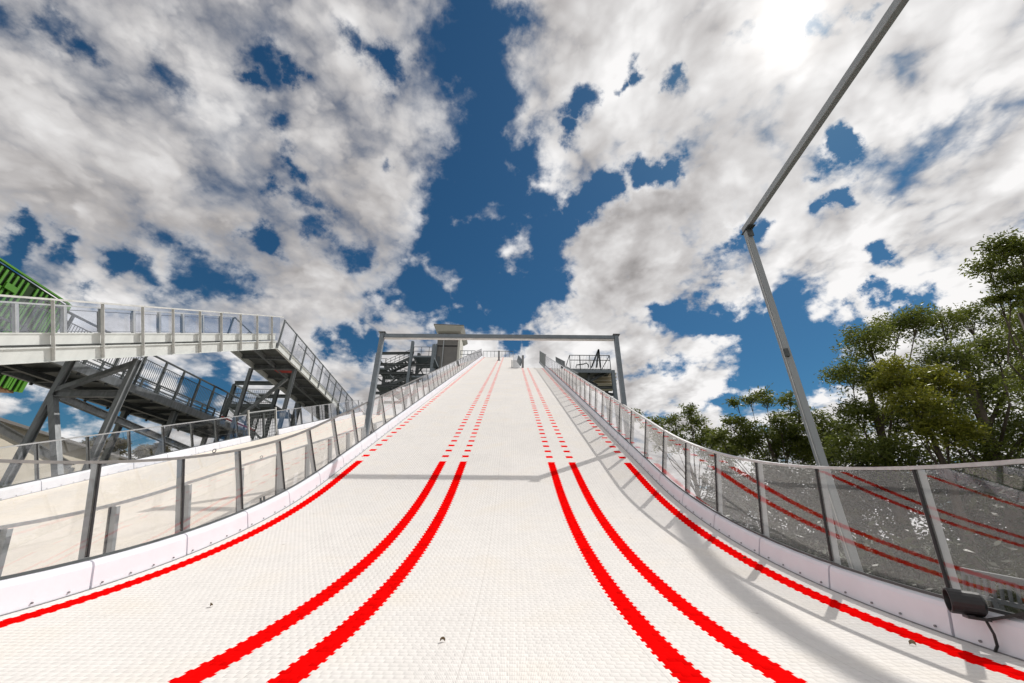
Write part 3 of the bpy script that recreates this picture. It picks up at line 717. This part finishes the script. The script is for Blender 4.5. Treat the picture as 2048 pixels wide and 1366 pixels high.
for yy in (Y+.05, Y+3.9):
    for f in (0, .25, .5, .75, 1): x = a.x + (b.x-a.x)*f; mb.beam((x, yy, zz), (x, yy, ht), .07, .07)
    for h in (zz+.08, zz+(ht-zz)*.66, ht): mb.beam((a.x, yy, h), (b.x, yy, h), .06, .06)
for x in (a.x, b.x): mb.beam((x, Y+.05, ht), (x, Y+3.9, ht), .06, .06)
mb.build('railing', M['dark_steel'], rp)
mb = MB()
t0 = at(1197, 699, y=Y+1)
for px in (1183, 1193, 1201): mb.beam(at(px, 735, y=Y+1), t0, .16, .16)
mb.build('mast_frame', M['dark_steel'], rp)
mb = MB(); pts = [at(px, yy, y=Y+1.5) for px, yy in ((1152, 735), (1153, 730), (1168, 728), (1173, 726), (1177, 730), (1177, 735))]; mb.tube(pts, .06); mb.build('handrail_loop', M['dark_steel'], rp)
# short barred stair between the barrier and the platform
a = at(1122, 712, y=36); ss = empty('side_stair', (a.x, 36, -3), 'short steel side stair with spiky barred rail between right barrier and viewing platform', 'stair')
mb = MB()
for q in range(14):
    p = MAIN.p(32 + q*.5, XR+1.6, .2); mb.box((p.x-.5, p.y-.13, p.z), (p.x+.5, p.y+.13, p.z+.04))
mb.build('treads', M['galv'], ss)
mb = MB()
for q in range(40): p = MAIN.p(32 + q*.18, XR+1.05, .2); mb.beam(p, p + V((0,0,1.1)), .02, .02)
mb.beam(MAIN.p(32, XR+1.05, .2)+V((0,0,1.1)), MAIN.p(39, XR+1.05, .2)+V((0,0,1.1)), .05, .05)
mb.build('barred_rail', M['leg_steel'], ss)
mb = MB(); mb.beam(MAIN.p(32, XR+1.05, .1), MAIN.p(39, XR+1.05, .1), .06, .3); mb.beam(MAIN.p(32, XR+2.15, .1), MAIN.p(39, XR+2.15, .1), .06, .3)
for t in (33.5, 39.5): p = MAIN.p(t, XR+1.6, 0); mb.beam((p.x, p.y, -3), p, .2, .2)
mb.build('stringer', M['dark_steel'], ss)

# ------------------------------------------------------------------ buildings on the left
gb = empty('green_building', (-34, 14, -3), 'raised building clad in bright green vertical slats at the far left, behind the walkway', 'building')
gx = -30.0; gp = at(133, 607, x=gx); gyt = gp.y; gz1 = gp.z; gz0 = at(27, 782, x=gx).z
fc = V((math.sin(R(-11)), math.cos(R(-11)), 0)); fn = V((fc.y, -fc.x, 0))     # along the facade (away), outward normal (towards ramp)
co = V((gx, gyt, 0)); nearp = co - fc * 20
M['slat'] = mat('green_slat', (.07,.24,.012), .55, 0, .12, 1.5); M['slat_dark'] = mat('dark_green_backing', (.012,.035,.006), .9)
mb = MB(); base = [co, nearp, nearp - fn*14, co - fn*14]
mb.prism([p + V((0,0,gz0)) for p in base], [p + V((0,0,gz1-.1)) for p in base]); mb.build('wall', M['slat_dark'], gb)
mb = MB(); n = 56; rnd = random.Random(3)
for q in range(n):
    a = co - fc * (.15 + q*.34) + fn*.08
    ztop = gz1 - (1.6 if q == 7 else .25)
    mb.beam(a + V((0,0,gz0-.05)), a + V((0,0,ztop)), .06, .13, up=fc)
    if q % 5 == 1: mb.beam(a + fc*-.2 + V((0,0,gz0)), a + fc*-.2 + V((0,0,gz1-.5-rnd.random()*2)), .08, .1, up=fc)
a = co - fc*3.3 + fn*.16; mb.beam(a + V((0,0,gz1-1.1)), a + fc*-.7 + V((0,0,gz1-1.1)), .12, .35)
mb.build('slat_cladding', M['slat'], gb)
mb = MB(); mb.beam(co + fn*.1 + fc*.05 + V((0,0,gz1)), nearp + fn*.1 + V((0,0,gz1)), .14, .10); mb.beam(co + fn*.1 + fc*.1 + V((0,0,gz0)), co + fn*.1 + fc*.1 + V((0,0,gz1)), .2, .2)
mb.build('edge_trim', M['slat'], gb)
mb = MB(); mb.prism([p + fn*-.05 + V((0,0,gz0-.12)) for p in base], [p + fn*-.05+ V((0,0,gz0-.004)) for p in base]); mb.build('soffit', mat('timber_soffit', (.25,.13,.06), .7, 0, .2, 2), gb)
mb = MB(); mid = [co - fc*3 - fn*3, co - fc*17 - fn*3, co - fc*17 - fn*12, co - fc*3 - fn*12]
mb.prism([p + V((0,0,-3)) for p in mid], [p + V((0,0,gz0-.13)) for p in mid]); mb.build('lower_storey', M['cream_wall'], gb)

cb = empty('cream_shed', (-28, 18, -3), 'low cream walled shed with pale roof below the green building at far left', 'building')
e0, e1 = at(0, 839, z=5.0), at(244, 915, z=5.0); du = (e1-e0).normalized(); nrm = V((du.y, -du.x, 0)); s0_ = e0 - du*8; s1_ = e1 + du*4
bs = [s0_, s1_, s1_ - nrm*12, s0_ - nrm*12]
for p in bs: p.z = 0
mb = MB(); mb.prism([p + V((0,0,-3)) for p in bs], [p + V((0,0,4.85)) for p in bs]); mb.build('wall', M['cream_wall'], cb)
rf = [s0_ + nrm*.3 - du*.2, s1_ + nrm*.3 + du*.2, s1_ - nrm*12.3 + du*.2, s0_ - nrm*12.3 - du*.2]
mb = MB(); mb.prism([p + V((0,0,4.86)) for p in rf], [p + V((0,0,5.0)) for p in rf]); mb.build('roof', M['cream_roof'], cb)
mb = MB(); mb.beam(s0_ + nrm*.38 + V((0,0,4.9)), s1_ + nrm*.38 + V((0,0,4.9)), .14, .14); mb.build('gutter', M['taupe'], cb)
mb = MB()
g0, g1 = at(-40, 838, y=15.0), at(140, 935, y=20.0); mb.beam(g0, g1, .3, .35, shape='I')
mb.beam((g1.x, g1.y, -3), g1, .25, .25); mb.beam((g0.x, g0.y, -3), g0, .25, .25)
cs = empty('canopy_beam', (g1.x, g1.y, -3), 'sloping pale steel canopy beam in front of the cream shed at the lower left', 'beam'); mb.build('beam', M['galv_light'], cs)

# ------------------------------------------------------------------ ground
mb = MB(); mb.poly([(-900,-900,-3),(900,-900,-3),(900,900,-3),(-900,900,-3)]); tag(mb.build('ground', M['grass']), kind='structure')
M['concrete'] = mat('concrete', (.30,.29,.27), .85, 0, .2, .8, .2, 20)
mb = MB(); mb.poly([(-24,-12,-2.996),(9,-12,-2.996),(9,64,-2.996),(-24,64,-2.996)]); tag(mb.build('pavement', M['concrete']), kind='structure')

# ------------------------------------------------------------------ trees
def leaf_mat(name, c1, c2, tr=.42):
    m = bpy.data.materials.new(name); m.use_nodes = True; nt = m.node_tree; nt.nodes.clear(); N = nt.nodes.new; L = nt.links.new
    out = N('ShaderNodeOutputMaterial'); at_ = N('ShaderNodeAttribute'); at_.attribute_name = 'tone'
    cr = N('ShaderNodeValToRGB'); cr.color_ramp.elements[0].color = (*c1, 1); cr.color_ramp.elements[1].color = (*c2, 1); L(at_.outputs['Fac'], cr.inputs[0])
    d = N('ShaderNodeBsdfPrincipled'); d.inputs['Roughness'].default_value = .45; d.inputs['Specular IOR Level'].default_value = .35; t = N('ShaderNodeBsdfTranslucent'); mx = N('ShaderNodeMixShader'); mx.inputs[0].default_value = tr
    L(cr.outputs[0], d.inputs['Base Color']); L(cr.outputs[0], t.inputs[0]); L(d.outputs[0], mx.inputs[1]); L(t.outputs[0], mx.inputs[2]); L(mx.outputs[0], out.inputs[0])
    return m
M['leaf_dark'] = leaf_mat('gum_leaves', (.055,.085,.018), (.24,.27,.045))
M['leaf_yellow'] = leaf_mat('young_gum_leaves', (.09,.12,.015), (.38,.37,.045))
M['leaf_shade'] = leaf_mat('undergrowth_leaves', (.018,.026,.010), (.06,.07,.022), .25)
M['leaf_brown'] = leaf_mat('olive_leaves', (.07,.065,.03), (.20,.17,.08))

def crown_mesh(name, clumps, leafmat, leaf=.24, dens=1.0, rnd=None):
    """clumps: (center, rx, rz, n). Leaves grow in tufts on the upper shell of each clump."""
    vs = []; fs = []; tone = []
    for (c, rx, rz, n) in clumps:
        n = int(n * dens * 2.1); tufts = max(8, n // 44)
        tc = []
        for _ in range(tufts):
            d = V((rnd.gauss(0,1), rnd.gauss(0,1), rnd.gauss(0,1)+.35)).normalized(); r_ = rnd.uniform(.35, 1.03)
            tc.append((c + V((d.x*rx*r_, d.y*rx*r_, d.z*rz*r_)), rnd.uniform(0, 1)))
        for i in range(n):
            p0, tn = tc[i % tufts]; sp = .34 * (rx ** .5) * .75
            p = p0 + V((rnd.gauss(0, sp), rnd.gauss(0, sp), rnd.gauss(0, sp*.6)))
            a = V((rnd.gauss(0,1), rnd.gauss(0,1), rnd.gauss(0,.7)-.25)).normalized(); b = a.cross(V((rnd.gauss(0,1), rnd.gauss(0,1), rnd.gauss(0,1)))).normalized()
            l = leaf * rnd.uniform(.6, 1.25); w = l * .17; k = len(vs)
            vs += [p, p + a*l*.45 + b*w, p + a*l, p + a*l*.45 - b*w]; fs.append((k, k+1, k+2, k+3)); tone.append(min(1, max(0, .5*tn + .5*rnd.random())))
    me = bpy.data.meshes.new(name); me.from_pydata([tuple(v) for v in vs], [], fs); me.materials.append(leafmat)
    at_ = me.attributes.new('tone', 'FLOAT', 'FACE'); at_.data.foreach_set('value', tone); me.update()
    return me
def tree(base, clumps, label, leafmat, trunk_r=.3, leaf=.24, dens=1.0, seed=1, cat='tree', group='gum trees beyond the ramp', lean=(0,0)):
    rnd = random.Random(seed); base = V(base)
    root = empty('gum_tree', base, label, cat, group)
    # clumps in world coordinates -> local
    cl = [(V(c) - base, rx, rz, n) for (c, rx, rz, n) in clumps]
    top = max(c.z for c, *_ in cl); cx = sum(c.x for c, *_ in cl)/len(cl); cy = sum(c.y for c, *_ in cl)/len(cl)
    mb = MB(); tp = [V((0,0,0)), V((cx*.1, cy*.1, top*.25)), V((cx*.35+.2, cy*.35, top*.5)), V((cx*.8-.2, cy*.8, top*.78))]
    mb.tube(tp, [trunk_r, trunk_r*.8, trunk_r*.55, trunk_r*.25], k=7)
    for (c, rx, rz, n) in cl:
        f = min(.95, max(.25, (c.z/top)*.62)); i = min(2, int(f*3.4)); s = tp[i].lerp(tp[i+1], min(1, max(0, f*3.4 - i)))
        mid = s.lerp(c, .5) + V((rnd.gauss(0,.3), rnd.gauss(0,.3), -.06*(c-s).length)); e = c + V((0,0,-rz*.3)); r0 = trunk_r * (.10 + .08*min(2, rx))
        mb.tube([s, mid, e], [r0, r0*.6, r0*.28], k=5)
        for _ in range(5):
            d = V((rnd.gauss(0,1), rnd.gauss(0,1), abs(rnd.gauss(.3,.6)))).normalized(); q = c + V((d.x*rx*.85, d.y*rx*.85, d.z*rz*.85)); m2 = e.lerp(q, .5) + V((rnd.gauss(0,.12), rnd.gauss(0,.12), .05))
            mb.tube([e.lerp(mid, .25), m2, q], [r0*.3, r0*.2, r0*.07], k=4)
    tk = bpy.data.objects.new('trunk', mb.mesh('trunk', M['bark'], smooth=True)); col.objects.link(tk); tk.parent = root
    cr_ = bpy.data.objects.new('crown', crown_mesh('crown', cl, leafmat, leaf, dens, rnd)); col.objects.link(cr_); cr_.parent = root
    return root
def cl_px(lst, y, jitter=2.0, seed=0, n=520):
    """crown clumps given by where they show, spread in depth around distance y"""
    rnd = random.Random(seed); out = []
    for (px, py, r) in lst:
        yy = y + rnd.uniform(-jitter, jitter); p = at(px, py, y=yy); d = (CM.transposed() @ p).z * -1
        rad = r / FPX * d; out.append((p, rad, rad*.84, int(n * (r/40)**1.6 * 1.9)))
    return out
Z0 = -3
big1 = [(1735,690,48),(1790,660,40),(1700,750,40),(1760,760,46),(1830,640,34),(1720,830,40),(1790,840,45),(1700,900,42),(1780,910,50)]
big2 = [(1880,650,42),(1940,640,36),(1900,720,50),(1990,700,46),(2050,650,55),(2060,760,60),(1960,790,52),(1880,830,55),(2040,870,70),(1950,900,60)]
mid1 = [(1645,900,34),(1625,880,26),(1690,860,34),(1670,870,36),(1660,920,34),(1640,840,22)]
yel = [(1790,745,34),(1830,765,36),(1870,755,30),(1905,775,28),(1770,780,26),(1830,810,44),(1890,860,44)]
topb = [(2000,495,26),(2035,500,32),(1975,535,26),(2020,560,26),(2048,590,26),(1990,600,16),(2075,530,44),(2110,640,60),(2120,760,70)]
low = [(1270,830,16),(1320,880,22),(1380,820,16),(1430,870,26),(1305,850,20),(1345,850,24),(1385,848,26),(1400,885,30),(1350,885,26),(1430,905,30)]
low2 = [(1440,880,26),(1500,890,30),(1545,880,30),(1600,870,32),(1625,910,30),(1580,800,20),(1470,850,24),(1530,795,22),(1500,800,14),(1470,805,12),(1560,850,28),(1510,870,34),(1570,890,36),(1470,905,34),(1600,830,22),(1600,900,30),(1530,915,36)]
def tb(px, y, py=900): p = at(px, py, y=y); return (p.x, y, Z0)
tree(tb(1745, 25), cl_px(big1, 25, 2, 1), 'tall dark gum tree immediately right of the tall galvanised pole', M['leaf_dark'], .42, .25, 1.0, 2)
tree(tb(1950, 24), cl_px(big2, 24, 2, 2), 'broad dark gum tree with the largest crown at the right edge of the photo', M['leaf_dark'], .5, .25, 1.0, 3)
tree(tb(1850, 20.5), cl_px(yel, 20.5, 1.2, 3), 'yellow green gum tree lit by the sun in front of the dark gums', M['leaf_yellow'], .3, .22, 1.0, 4)
tree(tb(2110, 15), cl_px(topb, 15, .8, 4), 'gum tree whose sparse high branches reach in at the upper right edge', M['leaf_dark'], .34, .20, .8, 5)
tree(tb(1660, 31), cl_px(mid1, 31, 1, 5), 'small gum tree partly hidden behind the foot of the galvanised pole', M['leaf_dark'], .25, .26, 1.0, 6)
tree(tb(1380, 40), cl_px(low, 40, 2, 6), 'distant low gum tree nearest the portal frame above the right glass barrier', M['leaf_dark'], .35, .34, .9, 7)
tree(tb(1540, 34), cl_px(low2, 34, 2, 7), 'gum tree with small separate crown tufts left of the galvanised pole', M['leaf_dark'], .35, .30, .9, 8)
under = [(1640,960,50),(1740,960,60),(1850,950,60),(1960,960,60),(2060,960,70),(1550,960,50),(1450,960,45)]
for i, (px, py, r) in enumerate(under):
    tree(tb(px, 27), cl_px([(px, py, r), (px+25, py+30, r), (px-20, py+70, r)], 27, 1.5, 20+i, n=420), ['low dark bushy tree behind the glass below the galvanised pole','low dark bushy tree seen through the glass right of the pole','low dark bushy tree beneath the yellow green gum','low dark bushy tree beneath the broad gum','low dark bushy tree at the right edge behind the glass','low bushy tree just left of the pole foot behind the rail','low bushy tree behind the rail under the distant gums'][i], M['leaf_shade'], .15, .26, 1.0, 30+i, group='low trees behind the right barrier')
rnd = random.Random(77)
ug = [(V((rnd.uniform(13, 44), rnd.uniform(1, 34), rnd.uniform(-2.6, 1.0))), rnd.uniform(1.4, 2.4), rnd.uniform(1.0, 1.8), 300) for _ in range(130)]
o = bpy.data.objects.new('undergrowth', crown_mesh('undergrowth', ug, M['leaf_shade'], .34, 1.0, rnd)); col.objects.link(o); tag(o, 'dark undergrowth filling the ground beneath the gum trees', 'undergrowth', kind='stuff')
lt1 = [(175,890,10),(205,888,16),(235,893,16),(215,905,18),(190,905,14)]
lt2 = [(290,905,15),(318,900,17),(300,920,18),(335,915,14)]
tree(tb(210, 58), cl_px(lt1, 58, 2, 8, 1500), 'distant olive coloured tree behind the glass beside the walkway trestle', M['leaf_brown'], .4, .45, 1., 40, group='distant trees on the left')
tree(tb(315, 58), cl_px(lt2, 58, 2, 9, 1500), 'distant olive coloured tree right of the trestle, above the white kick boards', M['leaf_brown'], .4, .45, 1., 41, group='distant trees on the left')

# ------------------------------------------------------------------ sun and sky
sdir = ray(1581, 45).normalized()
sun_d = bpy.data.lights.new('sun', 'SUN'); sun_d.energy = 3.2; sun_d.angle = R(.6); sun_d.color = (1, .96, .90)
sun = bpy.data.objects.new('sun', sun_d); col.objects.link(sun); sun.rotation_euler = (-sdir).to_track_quat('-Z', 'Y').to_euler(); sun.location = sdir * 60
w = bpy.data.worlds.new('World'); scn.world = w; w.use_nodes = True
nt = w.node_tree; nt.nodes.clear(); N = nt.nodes.new; L = nt.links.new
def mth(op, a, c=None, d=None, clamp=False):
    n = N('ShaderNodeMath'); n.operation = op; n.use_clamp = clamp
    for i, q in enumerate((a, c, d)):
        if q is None: continue
        if hasattr(q, 'links'): L(q, n.inputs[i])
        else: n.inputs[i].default_value = q
    return n.outputs[0]
def vec(op, a, c=None, scale=None):
    n = N('ShaderNodeVectorMath'); n.operation = op
    for i, q in enumerate((a, c)):
        if q is None: continue
        if hasattr(q, 'links'): L(q, n.inputs[i])
        else: n.inputs[i].default_value = q
    if scale is not None:
        if hasattr(scale, 'links'): L(scale, n.inputs['Scale'])
        else: n.inputs['Scale'].default_value = scale
    return n
def smooth(x, lo, hi, a=0., b=1.):
    n = N('ShaderNodeMapRange'); n.interpolation_type = 'SMOOTHSTEP'; L(x, n.inputs[0])
    for i, q in enumerate((lo, hi, a, b)): n.inputs[i+1].default_value = q
    return n.outputs[0]
sky = N('ShaderNodeTexSky'); sky.sky_type = 'NISHITA'; sky.sun_disc = False
sky.sun_elevation = math.asin(sdir.z); sky.sun_rotation = math.atan2(sdir.x, sdir.y); sky.air_density = 1.0; sky.dust_density = .2; sky.ozone_density = 3.0; sky.altitude = 200
tc = N('ShaderNodeTexCoord'); D = vec('NORMALIZE', tc.outputs['Generated']).outputs[0]
sep = N('ShaderNodeSeparateXYZ'); L(D, sep.inputs[0])
den = mth('ADD', mth('MAXIMUM', sep.outputs[2], 0.0), .28)
flat = vec('DIVIDE', D, None); cmb = N('ShaderNodeCombineXYZ')
for i in range(3): L(den, cmb.inputs[i])
L(cmb.outputs[0], flat.inputs[1]); P0 = flat.outputs[0]
def noise(vecs, scale, detail, rough, dist=0., lac=2.1):
    n = N('ShaderNodeTexNoise'); n.inputs['Scale'].default_value = scale; n.inputs['Detail'].default_value = detail; n.inputs['Roughness'].default_value = rough; n.inputs['Distortion'].default_value = dist; n.inputs['Lacunarity'].default_value = lac
    L(vecs, n.inputs['Vector']); return n.outputs[0]
def blobs(lst):
    cur = None
    for (px, py, r, a) in lst:
        if px < 655 and py < 470: a *= .74; r *= .85
        c = ray(px, py).normalized(); ang = .5*((c.angle(ray(px + r, py)))+c.angle(ray(px, py+r))); K = 1.0 / (1 - math.cos(ang))
        dt = vec('DOT_PRODUCT', DW, tuple(c)).outputs['Value']
        e = mth('MULTIPLY_ADD', dt, K, -K + math.log(a)); cur = e if cur is None else mth('MAXIMUM', cur, e)
    return mth('EXPONENT', cur)
BLUE = [(965,20,75,1.2),(920,110,80,1.3),(960,200,80,1.3),(950,300,95,1.3),(900,385,75,1.3),(975,390,90,1.3),(1040,320,70,1.2),(1070,400,60,1.2),
 (870,470,80,1.3),(960,500,90,1.2),(840,560,80,1.3),(1000,580,80,1.2),(930,610,70,1.2),(780,590,40,1.0),(1080,580,50,1.0),(1120,560,30,.9),(1170,420,45,1.2),(1210,395,40,1.1),(1290,355,40,1.1),(1340,345,26,.9),(1110,460,45,1.1),
 (545,130,42,1.0),(500,160,24,1.0),(585,145,22,.9),(340,180,38,.75),(130,105,34,.75),(20,50,50,.7),(570,280,26,.85),(590,330,24,.85),(600,390,30,.85),(545,390,22,.8),(630,405,24,.8),(770,120,40,1.1),(730,90,30,.9),(640,460,30,.9),
 (400,540,62,1.15),(310,560,40,1.0),(260,545,30,.9),(440,560,40,.9),(535,472,28,1.0),(15,500,34,1.0),(130,510,26,.8),(700,480,40,.8),(760,320,20,.7),(160,580,22,.8),
 (1275,120,34,1.0),(1250,150,26,.9),(1170,210,40,1.1),(1230,165,24,.8),(1370,150,30,.8),(1150,260,30,.9),(1670,310,36,1.2),(1690,400,26,.95),(1650,430,24,.9),(1470,480,34,1.1),(1815,510,40,1.1),(1440,600,44,1.0),(1080,480,60,1.0),(1100,560,50,1.0),(1060,600,50,1.0),(860,620,50,1.0),
 (1560,640,70,1.2),(1490,660,60,1.2),(1620,690,75,1.3),(1500,730,60,1.3),(1580,750,70,1.3),(1660,750,50,1.2),(1400,640,50,1.0),(1340,625,40,.9),(1460,790,34,1.0),(1840,610,40,1.1),(1780,600,30,1.0),(1720,640,30,.9),(1340,740,30,.7),
 (700,680,34,.9),(740,650,28,.8),(650,710,24,.8),(1010,690,26,.8),(1090,650,40,.7),(880,650,30,.5),(1050,690,30,.8),
 (90,800,60,1.1),(200,800,60,1.1),(30,760,40,1.0),(260,850,50,1.0),(430,780,60,1.0),(380,760,30,.9),(140,840,36,1.0),
 (1600,60,30,.5),(1690,40,26,.55),(1530,90,40,.5)]
WISP = [(955,45,20,.9),(940,70,16,.8),(985,150,18,.7),(1000,190,20,.9),(990,235,22,1.0),(935,445,24,.9),(985,432,24,.9),(1060,495,32,1.0),(1075,520,24,.9),(1035,510,24,.8),(1040,568,14,.8),(900,583,24,.85),(845,515,24,.6),(870,430,20,.6),(1070,430,18,.5),(1100,635,30,.9),
 (860,155,16,.5),(1120,120,30,.6),(1060,220,24,.5),(1650,727,26,.9),(1630,735,20,.8),(1620,790,34,.9),(1350,780,50,1.0),(1420,750,34,.9),(1290,700,34,1.0),(60,790,34,.8),(130,760,24,.5)]
dw = N('ShaderNodeTexNoise'); dw.inputs['Scale'].default_value = 5.5; dw.inputs['Detail'].default_value = 7; dw.inputs['Roughness'].default_value = .62; L(D, dw.inputs['Vector'])
DW = vec('NORMALIZE', vec('ADD', D, vec('SCALE', vec('SUBTRACT', dw.outputs['Color'], (.5,.5,.5)).outputs[0], scale=.26).outputs[0]).outputs[0]).outputs[0]
B_ = blobs(BLUE); Wp = blobs(WISP)
warp = N('ShaderNodeTexNoise'); warp.inputs['Scale'].default_value = 2.2; warp.inputs['Detail'].default_value = 3; L(P0, warp.inputs['Vector'])
P1 = vec('ADD', P0, vec('SCALE', warp.outputs['Color'], scale=.14).outputs[0]).outputs[0]
stretch = N('ShaderNodeMapping'); stretch.inputs['Rotation'].default_value = (0, 0, R(35)); stretch.inputs['Scale'].default_value = (1.1, .95, 1); L(P1, stretch.inputs[0]); PS = stretch.outputs[0]
n1 = noise(PS, 3.4, 9, .60)
toS = vec('ADD', PS, (.055, .045, .03)).outputs[0]
n1s = noise(toS, 3.4, 4, .55)
n1l = noise(PS, 3.4, 4, .55)
n2 = noise(P1, 1.5, 5, .5)
n3 = noise(P0, 11.0, 7, .62)
vo = N('ShaderNodeTexVoronoi'); vo.feature = 'F1'; vo.inputs['Scale'].default_value = 6.5; vo.inputs['Detail'].default_value = 2.0; vo.inputs['Roughness'].default_value = .55; vo.inputs['Lacunarity'].default_value = 2.3; pass
vw = noise(P0, 9.0, 4, .6); L(vec('ADD', P1, vec('SCALE', (1,1,1), scale=mth('MULTIPLY', vw, .10)).outputs[0]).outputs[0], vo.inputs['Vector']); puff = mth('SUBTRACT', .86, vo.outputs['Distance'])
cov = mth('ADD', mth('SUBTRACT', .90, mth('MULTIPLY', B_, 1.24)), mth('MULTIPLY', Wp, .30))
cov = mth('ADD', cov, mth('MULTIPLY', mth('SUBTRACT', n1, .5), 2.1))
cov = mth('ADD', cov, mth('MULTIPLY', mth('SUBTRACT', n3, .5), .8))
cov = mth('ADD', cov, mth('MULTIPLY', puff, .9))
away = vec('DOT_PRODUCT', D, tuple(ray(60, 40).normalized())).outputs['Value']
hz = smooth(away, .45, 1.0)
alpha = N('ShaderNodeMapRange'); alpha.interpolation_type = 'SMOOTHSTEP'; L(cov, alpha.inputs[0]); L(mth('MULTIPLY', hz, -.25), alpha.inputs[1]); L(mth('ADD', .72, mth('MULTIPLY', hz, .40)), alpha.inputs[2]); alpha = alpha.outputs[0]
thick = smooth(cov, .25, 1.05)
relief = mth('MULTIPLY', mth('SUBTRACT', n1l, n1s), 2.2)
sdot = vec('DOT_PRODUCT', D, tuple(sdir)).outputs['Value']
glow = mth('EXPONENT', mth('MULTIPLY', mth('SUBTRACT', sdot, 1.0), 9.0)); core = mth('EXPONENT', mth('MULTIPLY', mth('SUBTRACT', sdot, 1.0), 420.0))
shade = smooth(n2, .36, .66)
br = mth('ADD', .90, mth('MULTIPLY', mth('MULTIPLY', relief, .85), mth('SUBTRACT', 1.0, mth('MULTIPLY', hz, .6))))
br = mth('SUBTRACT', br, mth('MULTIPLY', mth('MULTIPLY', thick, shade), .36))
br = mth('ADD', br, mth('MULTIPLY', mth('SUBTRACT', n3, .5), .10))
br = mth('ADD', br, mth('MULTIPLY', puff, .42))
# clouds high overhead on the side away from the sun are greyer
br = mth('SUBTRACT', br, mth('MULTIPLY', hz, .15))
br = mth('MAXIMUM', br, .22)
br = mth('ADD', br, mth('MULTIPLY', glow, .0))
br = mth('ADD', br, mth('MULTIPLY', smooth(sep.outputs[2], .80, .30), .17))
br = mth('MINIMUM', br, 1.10)
ccol = N('ShaderNodeMix'); ccol.data_type = 'RGBA'; L(smooth(br, .3, 1.0), ccol.inputs[0]); ccol.inputs[6].default_value = (.98,.93,.92,1); ccol.inputs[7].default_value = (1.0,.985,.98,1)
cc = vec('SCALE', ccol.outputs[2], scale=br).outputs[0]
hs = N('ShaderNodeHueSaturation'); hs.inputs['Saturation'].default_value = 1.12; hs.inputs['Value'].default_value = 1.0; L(sky.outputs[0], hs.inputs['Color'])
bg1 = N('ShaderNodeBackground'); tn = vec('MULTIPLY', hs.outputs[0], (.50,.92,1.0)); L(tn.outputs[0], bg1.inputs[0]); bg1.inputs[1].default_value = .055
bg2 = N('ShaderNodeBackground'); L(cc, bg2.inputs[0]); bg2.inputs[1].default_value = .87
bg3 = N('ShaderNodeBackground'); bg3.inputs[0].default_value = (1,.97,.92,1); L(mth('ADD', mth('MULTIPLY', core, .6), mth('MULTIPLY', glow, .015)), bg3.inputs[1])
mx = N('ShaderNodeMixShader'); L(alpha, mx.inputs[0]); L(bg1.outputs[0], mx.inputs[1]); L(bg2.outputs[0], mx.inputs[2])
ad = N('ShaderNodeAddShader'); L(mx.outputs[0], ad.inputs[0]); L(bg3.outputs[0], ad.inputs[1])
wo = N('ShaderNodeOutputWorld'); L(ad.outputs[0], wo.inputs[0])
w.cycles.sampling_method = 'MANUAL'; w.cycles.sample_map_resolution = 512

scn.view_settings.view_transform = 'Standard'; scn.view_settings.look = 'None'; scn.view_settings.exposure = 0; scn.view_settings.gamma = 1
scn.render.engine = 'CYCLES'
scn.cycles.max_bounces = 8; scn.cycles.transparent_max_bounces = 40
